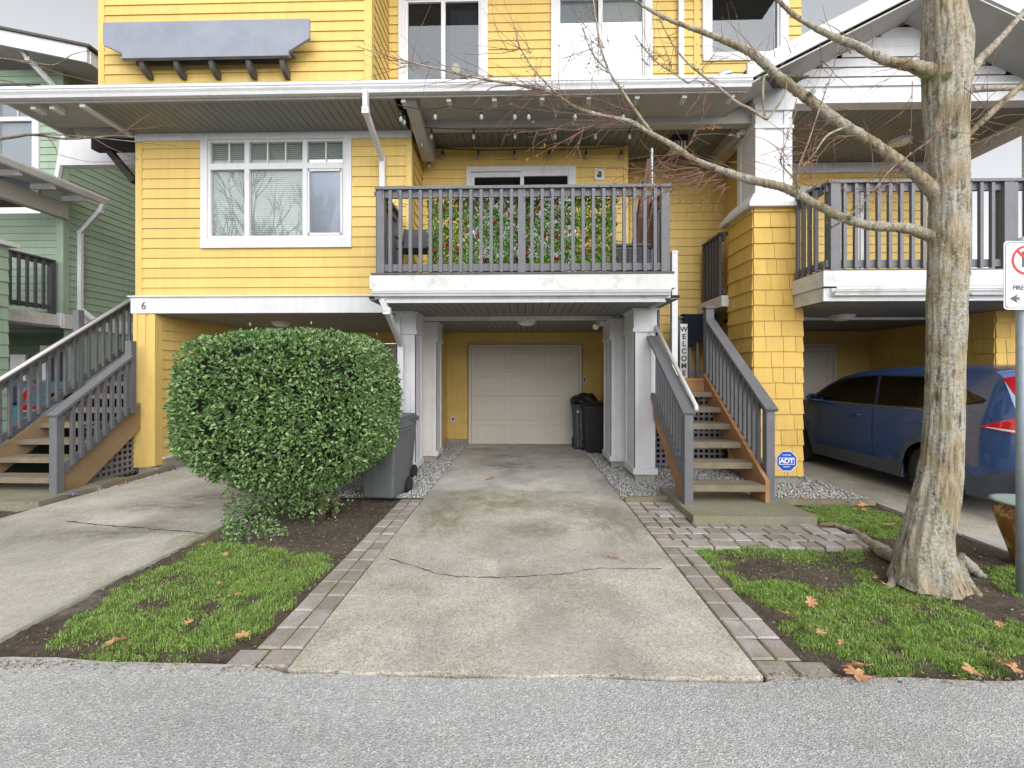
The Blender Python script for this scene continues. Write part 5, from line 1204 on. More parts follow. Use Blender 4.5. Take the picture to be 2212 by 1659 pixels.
# shoots at the lower left
n2 = 1500; t = RNG.random(n2); C2 = np.stack([-2.95+.95*t+RNG.normal(0,.10,n2), 4.38+.45*RNG.random(n2), .05+.40*RNG.random(n2)+.10*(1-t)],1)
V, Fq = leaves(C2, RNG.normal(0,.6,(n2,3))+np.array([0,-.3,.3]), RNG.uniform(.03,.055,n2), .27,.1,RNG)
npmesh('low_shoots', V, Fq, M['hedge'], shb, kind='stuff')
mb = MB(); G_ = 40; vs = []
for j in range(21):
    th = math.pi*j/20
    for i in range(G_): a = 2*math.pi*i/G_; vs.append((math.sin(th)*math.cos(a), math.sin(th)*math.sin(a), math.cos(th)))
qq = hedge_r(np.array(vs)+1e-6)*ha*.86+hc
mb.add([tuple(v) for v in qq], [(j*G_+i, j*G_+(i+1)%G_, (j+1)*G_+(i+1)%G_, (j+1)*G_+i) for j in range(20) for i in range(G_)]); mb.build('shade_core', M['hedgecore'], shb)  # solid near-black shell, paints the shade deep in the foliage
mb = MB()
for (x,y,r_) in [(-2.17,4.74,.045),(-2.07,4.85,.03),(-2.45,4.9,.03),(-2.75,4.9,.025)]: mb.tube([(x,y,-.03),(x+.02,y,.12),(x-.03,y+.03,.42)],[r_*1.3,r_,r_*.8],10)
mb.build('stem', paint('dark_stem', (.12,.085,.055), .9, .3, 20), shb, smooth=True)

# ================================================================== GRASS and small ground stuff
def inpoly(x, y, poly):
    r = np.zeros(len(x), bool); j = len(poly)-1
    for i in range(len(poly)):
        a, b = poly[i], poly[j]; c = ((a[1]>y)!=(b[1]>y)) & (x < (b[0]-a[0])*(y-a[1])/(b[1]-a[1]+1e-12)+a[0]); r ^= c; j = i
    return r
def grass(name, pxpoly, n, label=None, bare=(), lmin=.010, lmax=.032, thr=-.32):
    poly = [G(*p) for p in pxpoly]; xs = [p[0] for p in poly]; ys = [p[1] for p in poly]
    x = RNG.uniform(min(xs)-.03,max(xs)+.03,n*3); y = RNG.uniform(min(ys)-.03,max(ys)+.03,n*3)
    jx = np.array([mnoise.noise(Vector((a*6,b*6,1)))+.8*mnoise.noise(Vector((a*19,b*19,4))) for a,b in zip(x,y)])*.10; keep = inpoly(x+jx+RNG.normal(0,.018,len(x)), y+jx*.6+RNG.normal(0,.018,len(x)), poly)
    x, y, jx = x[keep], y[keep], jx[keep]; x, y = x[:n], y[:n]
    den = np.array([mnoise.noise(Vector((a*3.2,b*3.2,5)))+.5*mnoise.noise(Vector((a*11,b*11,9))) for a,b in zip(x,y)])
    for (bx_,by_,br) in bare: X_, Y_ = G(bx_,by_); den -= 1.1*np.exp(-((x-X_)**2+((y-Y_)*1.3)**2)/br**2)
    k = den+RNG.normal(0,.42,len(x)) > thr; x, y, den = x[k], y[k], den[k]; m = len(x)
    z = np.array([soilz(a,b) for a,b in zip(x,y)]); L = RNG.uniform(lmin,lmax,m)*(1+.5*np.clip(den,-.5,.6)); a = RNG.uniform(0,6.28,m); lean = RNG.normal(0,.85,m)
    w_ = RNG.uniform(.0012,.0026,m); dx, dy = np.cos(a), np.sin(a); bl = np.empty((m,6,3)); px_, py_ = -dy*w_, dx*w_
    mx = x+dx*lean*L*.35; my = y+dy*lean*L*.35; mz = z+L*.6; tx = x+dx*lean*L*1.0; ty = y+dy*lean*L*1.0; tz = z+L*(1-.35*np.abs(lean).clip(0,1.2))
    for i,(cx_,cy_,cz_,f) in enumerate(((x,y,z-.004,1),(mx,my,mz,.8),(tx,ty,tz,.12))):
        bl[:,2*i] = np.stack([cx_-px_*f,cy_-py_*f,cz_],1); bl[:,2*i+1] = np.stack([cx_+px_*f,cy_+py_*f,cz_],1)
    b = (np.arange(m)*6)[:,None]; Fq = np.concatenate([b+np.array([[0,1,3,2]]), b+np.array([[2,3,5,4]])])
    o = npmesh(name, bl.reshape(-1,3), Fq, M['grass'], kind='stuff'); tag(o, label, 'grass'); return o
grass('grass', [(85,1395),(170,1330),(280,1262),(330,1235),(440,1172),(490,1172),(560,1183),(640,1195),(690,1188),(722,1195),(700,1235),(640,1290),(580,1340),(500,1385),(460,1392),(370,1425),(300,1428),(200,1410),(130,1408)], 62000, 'bright green patch of grass beside the left edge of the middle driveway', bare=[(320,1300,.10),(420,1340,.08),(210,1385,.09),(450,1300,.06),(150,1400,.1),(350,1415,.08),(560,1290,.07)], thr=-.28)
grass('grass', [(1500,1183),(1560,1180),(1700,1172),(1860,1160),(1875,1175),(1850,1215),(1900,1255),(1960,1270),(2060,1310),(2130,1335),(2212,1345),(2330,1360),(2330,1420),(2212,1412),(2150,1440),(2080,1445),(1990,1432),(1930,1460),(1840,1440),(1790,1400),(1720,1385),(1690,1320),(1640,1300),(1590,1245),(1540,1225)], 100000, 'wide patch of grass under the bare tree at the right', bare=[(1620,1215,.20),(1720,1225,.22),(1800,1205,.16),(1700,1330,.08),(1570,1195,.10),(1900,1330,.07),(2050,1400,.06),(1780,1250,.18),(2000,1320,.06),(1640,1240,.16),(1830,1240,.14),(1930,1400,.06)], thr=-.20)
grass('grass', [(1700,1090),(1760,1086),(1850,1092),(1925,1105),(1955,1122),(1950,1165),(1900,1160),(1850,1140),(1790,1125),(1740,1118)], 26000, 'thin strip of grass between the gravel bed and the brick path', thr=-.5)
grass('grass', [(2130,1215),(2212,1235),(2300,1260),(2300,1300),(2212,1290),(2150,1260)], 5000, 'sparse grass and weeds beside the sign pole', thr=-.05)
grass('grass', [(1795,1462),(1812,1456),(1828,1466),(1815,1474)], 500, 'small green tuft at the road edge beside the right brick edging', thr=-1)
# litter on the soil
def litter(name, pts_fn, n, mat, smin, smax, label=None, cat=None):
    C = np.array([pts_fn() for _ in range(n)]); V, Fq = leaves(C, RNG.normal(0,1,(n,3))*np.array([1,1,.18]), RNG.uniform(smin,smax,n), .22, .05, RNG)
    o = npmesh(name, V, Fq, M[mat], kind='stuff'); tag(o, label, cat); return o
def soilpt(x0,x1,y0,y1):
    x, y = RNG.uniform(x0,x1), RNG.uniform(y0,y1); return (x,y,soilz(x,y)+.004)
litter('soil_litter', lambda: soilpt(-3.0,-1.5,2.36,5.5), 2600, 'chips', .006,.022,'fine dry leaf bits scattered on the dark soil under the big shrub','litter')
litter('soil_litter', lambda: soilpt(1.5,4.3,2.34,5.3), 3600, 'chips', .006,.024,'fine bark chips and dry bits scattered on the soil around the tree','litter')
litter('edge_litter', lambda: (RNG.uniform(-3.1,4.3), 2.285+RNG.normal(0,.025), .008), 1500, 'chips', .006,.02, 'crumbs of soil and dry bits along the seam between the road and the driveways', 'litter')
def gcov(): 
    x, y = G(RNG.uniform(490,700), RNG.uniform(1088,1180)); return (x-.05,y,.0+RNG.uniform(0,.10))
n3 = 2200; C3 = np.array([gcov() for _ in range(n3)]); k = np.array([mnoise.noise(Vector((c[0]*4,c[1]*4,2))) for c in C3]) > (-.12+.9*np.clip((C3[:,0]+2.55)/.6,0,1)); C3 = C3[k]
V, Fq = leaves(C3, RNG.normal(0,.6,(len(C3),3))+np.array([0,0,.35]), RNG.uniform(.018,.035,len(C3)), .38,.08,RNG); gc = npmesh('ground_cover', V, Fq, M['hedge'], kind='stuff'); tag(gc, 'low leafy periwinkle ground cover under the left foot of the shrub', 'ground cover')
mb = MB()
for (x,y) in [(505,1158),(515,1165),(540,1168),(577,1160),(592,1172),(530,1150)]:
    X, Y = G(x,y); 
    for k in range(5): a = k*1.257; mb.add([(X,Y,.06),(X+.014*math.cos(a-.4),Y+.014*math.sin(a-.4),.068),(X+.022*math.cos(a),Y+.022*math.sin(a),.066),(X+.014*math.cos(a+.4),Y+.014*math.sin(a+.4),.068)],[(0,1,2,3)])
mb.build('blossom', M['violet'], gc)
X, Y = G(158,1074); mb = MB(); 
for k in range(6): a = k*1.05; mb.add([(X,Y,.03),(X+.04*math.cos(a-.4),Y+.03*math.sin(a-.4),.045),(X+.075*math.cos(a),Y+.05*math.sin(a),.03),(X+.04*math.cos(a+.4),Y+.03*math.sin(a+.4),.045)],[(0,1,2,3)])
tag(mb.build('flower', M['violet']), 'single fallen purple flower on the driveway beside the left staircase', 'flower')
# fallen oak leaves: each its own thing
def leafmesh(seed):
    rnd = random.Random(seed); pts = []; n = 34
    for i in range(n):
        a = 2*math.pi*i/n; lob = abs(math.sin(a*3.5+.2))**.7; r_ = .22+.78*lob*(.75+.25*math.cos(a/2)**2)*rnd.uniform(.8,1.1); x = r_*math.cos(a)*.55; y = r_*math.sin(a)*.38; pts.append((x,y,.10*abs(y)*2+.06*math.sin(x*7+seed)+rnd.uniform(-.02,.02)))
    mb = MB(); mb.add([(0,0,0)]+pts, [(0,i+1,(i+1)%n+1) for i in range(n)])
    mb.tube([(.5,0,.02),(.75,.04,.05),(.9,.1,.06)],[.012,.01,.008],4); return mb
LM = []
for k in range(4): me_o = leafmesh(k).build('fallen_leaf', M['ground_leaf']); LM.append(me_o.data); bpy.data.objects.remove(me_o)
ORD = ['first','second','third','fourth','fifth','sixth','seventh','eighth','ninth','tenth','eleventh','twelfth']
def leafthings(lst, place, z0=.0):
    lst = sorted(lst)
    for i, (x,y,s) in enumerate(lst):
        X, Y = G(x,y,.02); o = bpy.data.objects.new('fallen_leaf', LM[(i*7+len(place))%4]); COL.objects.link(o); o.location = (X,Y,z0+.018+.012*random.random()); o.scale = (s,s,s)
        o.rotation_euler = (random.uniform(-.35,.35),random.uniform(-.35,.35),random.uniform(0,6.28)); tag(o, (ORD[i]+' from left, ' if len(lst) > 1 else '')+place, 'leaf', 'fallen oak leaves')
leafthings([(248,1385,.13),(526,1372,.10)], 'large tan oak leaf on the left lawn near the road')
leafthings([(408,1350,.06),(466,1267,.075),(485,1203,.085),(512,1292,.04),(440,1183,.04)], 'small tan oak leaf within the left lawn', .02)
leafthings([(1840,1440,.12),(1850,1458,.13),(2103,1452,.13),(2170,1430,.12),(2188,1442,.10)], 'large curled orange oak leaf between road and right lawn')
leafthings([(1752,1310,.11),(1708,1336,.10),(1772,1376,.07),(1912,1268,.08),(1817,1397,.05),(1890,1255,.06)], 'orange oak leaf within the right lawn', .02)
leafthings([(1740,1080,.13),(1788,1083,.13),(1830,1086,.07),(1868,1095,.15),(1872,1105,.12),(1925,1137,.13),(1960,1155,.10),(1975,1163,.09)], 'orange oak leaf on the grass strip by the gravel', .015)
leafthings([(862,1040,.12),(872,1046,.12),(866,1052,.11),(880,1035,.09),(940,985,.10),(955,978,.12),(970,972,.10),(925,1000,.09),(935,1015,.08),(900,1050,.10),(950,990,.08)], 'rusty oak leaf on gravel by the left column', .02)
leafthings([(1300,975,.12),(1318,985,.12),(1330,1002,.13),(1335,1012,.13),(1310,965,.10),(1290,960,.10),(1345,1018,.11),(1325,993,.12),(1296,948,.09)], 'rusty oak leaf on gravel by the right columns', .02)
leafthings([(268,1042,.12),(278,1038,.12),(290,1033,.10),(350,1016,.10),(368,1013,.09),(262,1048,.08)], 'rusty oak leaf beside the left stairs')
leafthings([(1063,1032,.13),(1055,1035,.09),(1068,1003,.06),(1333,1207,.07),(1345,1213,.05),(1320,1204,.06)], 'small brown leaf on the middle driveway', .01)
leafthings([(985,985,.08),(1850,1100,.1),(2030,1265,.07),(2045,1280,.05),(2072,1262,.06),(2160,1355,.07)], 'dry leaf on bare ground beside paving', .01)

# ================================================================== CAR
def car(label, x0, yr, paintm, detailed=True, hs=1.0, name='parked_car', lens=(4.53,)):
    W = .91; cx_ = x0+W; C_ = thing(name, (cx_, yr+2.2, 0), label, 'car')
    top = [(0,.80),(.03,.98),(.07,1.05),(.14,1.20),(.24,1.42),(.31,1.55),(.38,1.60),(.7,1.64),(1.3,1.665),(1.9,1.655),(2.3,1.61),(2.6,1.54),(2.9,1.40),(3.25,1.19),(3.45,1.10),(3.9,1.04),(4.2,.98),(4.4,.86),(4.5,.72),(4.53,.62)]
    def lerp(tb, s):
        for (a,b),(c,d_) in zip(tb,tb[1:]):
            if a <= s <= c: return b+(d_-b)*(s-a)/(c-a+1e-9)
        return tb[-1][1] if s > tb[-1][0] else tb[0][1]
    wc = [.97, .97+2.58]; wr = .385
    def zb(s):
        z = .21+.10*max(0,(.35-s)/.35)
        for c in wc:
            if abs(s-c) < wr: z = max(z, .34+math.sqrt(wr*wr-(s-c)**2))
        return z
    def hw(s, z):
        p = 1-.16*max(0,(.42-s)/.42)**2-.22*max(0,(s-3.75)/.78)**2
        if z < .45: q_ = .955+.035*(z-.2)/.25
        elif z < .85: q_ = .99+.01*math.sin((z-.45)/.4*math.pi)
        elif z < 1.06: q_ = .99-.025*(z-.85)/.21
        else: q_ = .965-.30*(z-1.06)-.05*max(0,z-1.45)
        for c in wc:
            dd = math.hypot(s-c, z-.34)
            if dd < .52: q_ += .018*(1-max(0,(dd-wr))/.135 if dd > wr else 1)
        return W*p*q_
    def S(s, z, off=.0, sd=-1): return (cx_+sd*(hw(s,z)+off), yr+s, z*hs)
    ss = sorted(set([0,.015,.03,.05,.07,.1,.14,.19,.24,.28,.31,.345,.38]+[.42+.045*i for i in range(92)]+[4.53])); ss = [s for s in ss if s <= 4.53]
    NV = 18; NR = 8; V = []; rows = []
    for s in ss:
        zt_ = lerp(top,s); b0 = zb(s); ze = max(b0+.02, zt_-.05); row = []
        for i in range(NV+1): z = b0+(ze-b0)*i/NV; row.append((hw(s,z), z))
        h0, z0_ = row[-1]
        for i in range(1,NR+1): a = i/NR*math.pi/2; row.append((h0-(h0)*(1-math.cos(a)) if False else h0*(1-(i/NR)), z0_+(zt_-z0_)*math.sin(a)**.8))
        full = [(-h,z) for h,z in row]+[(h,z) for h,z in row[-2::-1]]
        rows.append(len(V)); V += [(cx_+h, yr+s, z*hs) for h,z in full]; m = len(full)
    Fc = [(rows[i]+j, rows[i]+j+1, rows[i+1]+j+1, rows[i+1]+j) for i in range(len(ss)-1) for j in range(m-1)]
    mb = MB(); mb.add(V, Fc+[tuple(range(m)), tuple(range(rows[-1],rows[-1]+m))[::-1]]); body = mb.build('body', M[paintm], C_, smooth=True)
    md = body.modifiers.new('edge','EDGE_SPLIT'); md.split_angle = R(38)
    MB().box(cx_-.80,cx_+.80,yr+.15,yr+4.3,.25*hs,.60*hs).build('underbody', M['black'], C_)
    def strip(name, s0, s1, lo, hi, off, mat, sides=(-1,1), par=body, n=60, mz=4):
        for sd in sides:
            mb = MB()
            base = len(mb.v); vs = []
            for i in range(n+1):
                s = s0+(s1-s0)*i/n; a, b = lo(s), hi(s)
                for j in range(mz+1): vs.append(S(s, a+(b-a)*j/mz, off if 0 < j < mz else off*.4, sd))
            mb.add(vs, [(i*(mz+1)+j,(i+1)*(mz+1)+j,(i+1)*(mz+1)+j+1,i*(mz+1)+j+1) for i in range(n) for j in range(mz)])
            mb.build(name, M[mat], par, smooth=True)
    def arch(s, r_, base):
        z = base
        for c in wc:
            if abs(s-c) < r_: z = max(z, .34+math.sqrt(r_*r_-(s-c)**2))
        return z
    strip('cladding', .0, 4.5, zb, lambda s: max(zb(s)+.02, arch(s,.465,.40 if s > .5 else .62-.44*max(0,s-.0))), .013, 'clad')
    def patch(name, poly, mat, off, par=body, sides=(-1,1), sub=8):
        for sd in sides:
            mb = MB()
            dense = []
            for a, b in zip(poly, poly[1:]+poly[:1]):
                for k in range(sub): t = k/sub; dense.append((a[0]+(b[0]-a[0])*t, a[1]+(b[1]-a[1])*t))
            c = (sum(p[0] for p in dense)/len(dense), sum(p[1] for p in dense)/len(dense)); vs = [S(*c,off,sd)]; nr = 5
            for r_ in range(1,nr+1):
                f = r_/nr; vs += [S(c[0]+(p[0]-c[0])*f, c[1]+(p[1]-c[1])*f, off, sd) for p in dense]
            L = len(dense); fs = [(0,1+i,1+(i+1)%L) for i in range(L)]
            for r_ in range(nr-1): fs += [(1+r_*L+i, 1+(r_+1)*L+i, 1+(r_+1)*L+(i+1)%L, 1+r_*L+(i+1)%L) for i in range(L)]
            mb.add(vs, fs); o = mb.build(name, M[mat], par, smooth=True)
        return o
    win = {'front': [(2.62,1.12),(3.22,1.12),(3.08,1.20),(2.75,1.385),(2.45,1.465),(2.12,1.495),(1.93,1.50),(1.86,1.12)],
           'rear': [(1.80,1.12),(1.86,1.50),(1.2,1.49),(.98,1.46),(.98,1.14)], 'quarter': [(.93,1.145),(.93,1.45),(.72,1.38),(.42,1.27),(.45,1.235)]}
    for k, poly in win.items():
        ctr = (sum(p[0] for p in poly)/len(poly), sum(p[1] for p in poly)/len(poly))
        big = [(p[0]+(.022 if p[0]>ctr[0] else -.022), p[1]+(.016 if p[1]>ctr[1] else -.016)) for p in poly]
        [patch('pane', poly, 'carglass', .009, patch('window', big, 'black', .004, body, (sd,)), (sd,)) for sd in (-1,1)]
    strip('window_trim', .95, 3.2, lambda s: 1.092+.05*max(0,(1.0-s))*1.6, lambda s: 1.108+.05*max(0,(1.0-s))*1.6, .012, 'chrome', mz=2)
    # seams
    for s in (1.83, 2.98): 
        for sd in (-1,1):
            mb = MB(); vs = []
            for j in range(15): z = .42+(.68)*j/14; vs += [S(s-.004+(.05*(z-.42) if s < 2 else 0),z,.003,sd), S(s+.004+(.05*(z-.42) if s<2 else 0),z,.003,sd)]
            mb.add(vs, [(2*j,2*j+1,2*j+3,2*j+2) for j in range(14)]); mb.build('door_seam', M['black'], body)
    for c_ in (2.05, 1.02):
        for sd in (-1,1): x_ = S(c_,.93,.025,sd)[0]; MB().tube([(x_+(-sd)*.02,yr+c_-.0,.945*hs),(x_+sd*.012,yr+c_+.03,.95*hs),(x_+sd*.012,yr+c_+.15,.95*hs),(x_-sd*.02,yr+c_+.18,.945*hs)],.014,8).build('door_handle', M[paintm], body)
    # mirror
    mb = MB(); x_ = cx_-W*.965; mm = [(x_+.02,yr+2.92,1.10*hs),(x_-.06,yr+2.94,1.12*hs),(x_-.15,yr+2.95,1.135*hs),(x_-.22,yr+2.95,1.13*hs)]; mb.tube(mm,[.03,.075,.085,.05],14); mr = mb.build('side_mirror', M[paintm], body, smooth=True)
    MB().box(x_-.215,x_-.06,yr+2.862,yr+2.868,1.075*hs,1.19*hs).build('mirror_glass', M['carglass'], mr, bevel=.002)
    # tail lights wrapping the rear corner, rear glass, plate
    patch('tail_light', [(.30,1.49),(.20,1.51),(.05,1.27),(.05,1.14),(.09,1.15),(.14,1.27)], 'tail', .012, C_)
    patch('tail_light', [(.05,1.09),(.10,1.10),(.38,.985),(.365,.968),(.05,.925)], 'tail', .014, C_)
    patch('light_lens', [(.05,.962),(.32,.980),(.34,.972),(.05,.938)], 'signwhite', .018, C_)
    MB().add([(cx_-.62,yr+.085,1.08*hs),(cx_+.62,yr+.085,1.08*hs),(cx_+.54,yr+.27,1.50*hs),(cx_-.54,yr+.27,1.50*hs)],[(0,1,2,3)]).build('rear_window', M['carglass'], body)
    MB().box(cx_-.88,cx_+.88,yr-.03,yr+.02,.33*hs,.58*hs).build('bumper', M['clad'], body, bevel=.02)
    for sd in (-1,1):
        for c in wc:
            xo = cx_+sd*(W-.01); xi = xo-sd*.22; mb = MB()
            pr = [(.20,0),(.27,0),(.325,.02),(.345,.05),(.345,.17),(.325,.20),(.20,.22)]; n_ = 40; vs = [(xo-sd*t_, yr+c+r_*math.cos(2*math.pi*j/n_), .345+r_*math.sin(2*math.pi*j/n_)) for r_,t_ in pr for j in range(n_)]
            mb.add(vs, [(i*n_+j,i*n_+(j+1)%n_,(i+1)*n_+(j+1)%n_,(i+1)*n_+j) for i in range(len(pr)-1) for j in range(n_)]); wh = mb.build('wheel', M['tire'], C_, smooth=True)
            mb = MB(); pr = [(.235,.012),(.222,.008),(.215,.05),(.21,.10),(.05,.11)]; vs = [(xo-sd*t_, yr+c+r_*math.cos(2*math.pi*j/n_), .345+r_*math.sin(2*math.pi*j/n_)) for r_,t_ in pr for j in range(n_)]
            mb.add(vs, [(i*n_+j,i*n_+(j+1)%n_,(i+1)*n_+(j+1)%n_,(i+1)*n_+j) for i in range(len(pr)-1) for j in range(n_)])
            for k_ in range(5):
                for da in (-.16,.16): a = 2*math.pi*k_/5+.3; mb.beam((xo-sd*.03,yr+c+.04*math.cos(a),.345+.04*math.sin(a)),(xo-sd*.022,yr+c+.222*math.cos(a+da),.345+.222*math.sin(a+da)),.03,.032,(1,0,0))
            mb.tube([(xo-sd*.11,yr+c,.345),(xo-sd*.02,yr+c,.345)],.055,16); mb.build('rim', M['rim'], wh)
    return C_
car('dark blue sport utility car parked nose-in under the right carport', 4.83, 4.46, 'carblue')
car('light blue car with red tail light parked behind the left stair railings', -11.25, 8.25, 'carteal', hs=.86)

# ================================================================== BINS, POT, SIGNS
def bin_(label, x, y, rz, w0, d0, h, mat, lid='closed', name='wheelie_bin', marks=False):
    Bn = thing(name, (x,y,0), label, 'bin'); Bn.rotation_euler = (0,0,rz)
    def B_(mb, nm, mt, bevel=0, par=Bn, smooth=False):
        me = bpy.data.meshes.new(nm); me.from_pydata(mb.v,[],mb.f); me.materials.append(M[mt]); o = bpy.data.objects.new(nm, me); COL.objects.link(o); o.parent = par
        if smooth: me.shade_smooth()
        if bevel: m = o.modifiers.new('bevel','BEVEL'); m.width = bevel; m.segments = 3; m.limit_method='ANGLE'
        return o
    b = MB(); t = .80; zz = .03
    b.add([(-w0/2*t,-d0/2*t,zz),(w0/2*t,-d0/2*t,zz),(w0/2*t,d0/2*t,zz),(-w0/2*t,d0/2*t,zz),(-w0/2,-d0/2,h*.93),(w0/2,-d0/2,h*.93),(w0/2,d0/2,h*.93),(-w0/2,d0/2,h*.93)], [(0,3,2,1),(4,5,6,7),(0,1,5,4),(1,2,6,5),(2,3,7,6),(3,0,4,7)])
    body = B_(b, 'body', mat, .03)
    r_ = MB().box(-w0/2-.02,w0/2+.02,-d0/2-.02,d0/2+.02,h*.90,h*.94); B_(r_, 'rim', mat, .008, body)
    rb = MB()
    for sx in (-.30,-.12,.12,.30): rb.add([(sx*w0*t-.012,-d0/2*t-.008,.08),(sx*w0*t+.012,-d0/2*t-.008,.08),(sx*w0+.012,-d0/2-.006,h*.86),(sx*w0-.012,-d0/2-.006,h*.86)],[(0,1,2,3)])
    rb.beam((-.14,-d0/2*.90-.02,h*.52),(.14,-d0/2*.90-.02,h*.52),.018,.018); B_(rb, 'grab_bar', mat if not marks else 'bingrey', 0, body)
    for sx in (-1,1): B_(MB().tube([(sx*(w0/2*t-.02),d0/2*t+.0,.10),(sx*(w0/2*t+.04),d0/2*t+.0,.10)],.10,20), 'wheel', 'black', 0, Bn)
    if lid == 'closed':
        l = MB(); l.add([(-w0/2-.03,-d0/2-.05,h*.945),(w0/2+.03,-d0/2-.05,h*.945),(w0/2+.03,d0/2+.04,h*.945),(-w0/2-.03,d0/2+.04,h*.945),(-w0/2+.03,-d0/2+.03,h),(w0/2-.03,-d0/2+.03,h),(w0/2-.03,d0/2-.03,h+.02),(-w0/2+.03,d0/2-.03,h+.02)], [(0,3,2,1),(4,5,6,7),(0,1,5,4),(1,2,6,5),(2,3,7,6),(3,0,4,7)]); B_(l, 'lid', mat, .012)
    if marks:
        mk = MB(); y_ = -d0/2*.965-.012
        mk.add([(-.15,y_,h*.78),(-.09,y_,h*.78),(-.12,y_,h*.825)],[(0,1,2)]).add([(.02+.06*math.cos(a),y_-.001,h*.80+.035*math.sin(a)) for a in [i*.628 for i in range(10)]],[tuple(range(10))]); mk.box(-.01,.11,y_-.002,y_+.02,h*.70,h*.745); B_(mk, 'sticker', 'signwhite', 0, body)
    return Bn
X, Y = G(1265,974); bn = bin_('dark green bin heaped with black bags beside the garage door', X, Y+.28, R(-6), .50,.56,.98,'binblack', lid='open', marks=True)
mb = MB(); rnd = random.Random(9)
bag = bpy.data.meshes.new('bag'); bm = bmesh.new(); bmesh.ops.create_icosphere(bm, subdivisions=4, radius=1)
for v in bm.verts:
    n_ = v.co.normalized(); k = 1+.22*mnoise.noise(n_*1.8)+.10*abs(mnoise.noise(n_*5.5)); v.co = Vector((n_.x*.27*k, n_.y*.24*k, max(-.05,n_.z*.17*k)))
bm.to_mesh(bag); bm.free(); bag.materials.append(M['black']); bag.shade_smooth(); bo = bpy.data.objects.new('rubbish_bag', bag); COL.objects.link(bo); bo.location = (X+.02,Y+.28,.97); tag(bo, 'black rubbish bag bulging out of the dark bin by the garage door', 'bag')
bin_('second dark bin standing behind the right rear column', 1.42, 8.75, 0, .5,.55,.98,'black')
X, Y = G(815,1087); bin_('grey bin half hidden behind the big shrub, nearest the road', X+.01, Y+.30, R(-8), .48,.54,.92,'bingrey')
X, Y = G(853,1052); bin_('grey bin with sloping lid between the shrub and the left column', X-.13, Y+.32, R(-8), .52,.58,.94,'bingrey')
X, Y = G(2188,1225); X += .17; pr = [(.12,0),(.135,.02),(.16,.15),(.215,.34),(.245,.46),(.24,.52),(.205,.555),(.215,.57),(.255,.585),(.26,.60),(.24,.60),(.20,.57),(.01,.52)]
m, nt_, b_ = newmat('glazed_brown'); v_ = coords(nt_); nt_.links.new(mix(nt_, ramp(nt_, nz(nt_, v_, 9, 5), .52, .6, 0.0, .8), (.23,.10,.025), (.50,.36,.16)), b_.inputs['Base Color']); b_.inputs['Roughness'].default_value = .22; M['glaze'] = m
po = MB().lathe([(r_*.95,z*.86) for r_,z in pr], (X,Y,.0), 40).build('glazed_pot', M['glaze'], smooth=True); tag(po, 'brown glazed ceramic pot standing behind the sign pole', 'pot')
MB().lathe([(.235,.50),(.252,.505),(.25,.52),(.225,.518)], (X,Y,.0), 40).build('rim', paint('pale_glaze', (.35,.45,.38), .25), po, smooth=True)
# street sign
X, Y = G(2206,1280); sp = thing('street_sign', (X+.01,Y,0), 'white no-parking fire lane sign on a round grey pole at the right edge', 'sign')
MB().tube([(X+.01,Y,-.05),(X+.01,Y,2.45)],.034,24).build('pole', M['galv'], sp, smooth=True)
MB().tube([(X+.01,Y,2.451),(X+.01,Y,2.47),(X+.01,Y,2.49)],[.038,.036,.01],24).tube([(X+.01,Y,2.36),(X+.01,Y,2.40)],.038,24).build('pole_cap', M['galv'], sp, smooth=True)
sy = Y-.045; sx0, sz1 = P(2168,521,sy); _, sz0 = P(2168,669,sy); sx1 = sx0+.305
def rrect(x0,x1,z0,z1,r_,n=6): return [(cx+r_*math.cos(a),cz+r_*math.sin(a)) for cx,cz,a0 in ((x1-r_,z1-r_,0),(x0+r_,z1-r_,90),(x0+r_,z0+r_,180),(x1-r_,z0+r_,270)) for a in [R(a0+90*i/n) for i in range(n+1)]]
pan = MB().prism(rrect(sx0,sx1,sz0,sz1,.025), sy-.002, sy+.002).build('sign_panel', M['signwhite'], sp)
def ring(outer, inner, y, nm, mt, par):
    n = len(outer); mb = MB(); mb.add([(a,y,b) for a,b in outer]+[(a,y,b) for a,b in inner], [(i,(i+1)%n,(i+1)%n+n,i+n) for i in range(n)]); return mb.build(nm, M[mt], par)
ring(rrect(sx0+.009,sx1-.009,sz0+.009,sz1-.009,.02), rrect(sx0+.014,sx1-.014,sz0+.014,sz1-.014,.017), sy-.0035, 'border', 'signgrey', pan)
ccx = (sx0+sx1)/2; ccz = P(2219,562,sy)[1]; rr_ = 32.5/965*3.05
circ = lambda r_: [(ccx+r_*math.cos(2*math.pi*i/48), ccz+r_*math.sin(2*math.pi*i/48)) for i in range(48)]
ring(circ(rr_), circ(rr_*.84), sy-.0045, 'ring', 'red', pan)
a = rr_*.62; MB().beam((ccx-a,sy-.0045,ccz+a),(ccx+a,sy-.0045,ccz-a),.0008,rr_*.15,(0,1,0)).build('slash', M['red'], pan) if False else MB().add([(ccx-a-.006,sy-.005,ccz+a-.006),(ccx-a+.006,sy-.005,ccz+a+.006),(ccx+a+.006,sy-.005,ccz-a+.006),(ccx+a-.006,sy-.005,ccz-a-.006)],[(0,3,2,1)]).build('slash', M['red'], pan)
text('letter', 'P', .15, M['signgrey'], pan, (ccx,sy-.0035,ccz), ext=.0004)
text('lettering', 'FIRE LANE', .042, M['signgrey'], pan, (ccx,sy-.0035,P(2190,622,sy)[1]), ext=.0004)
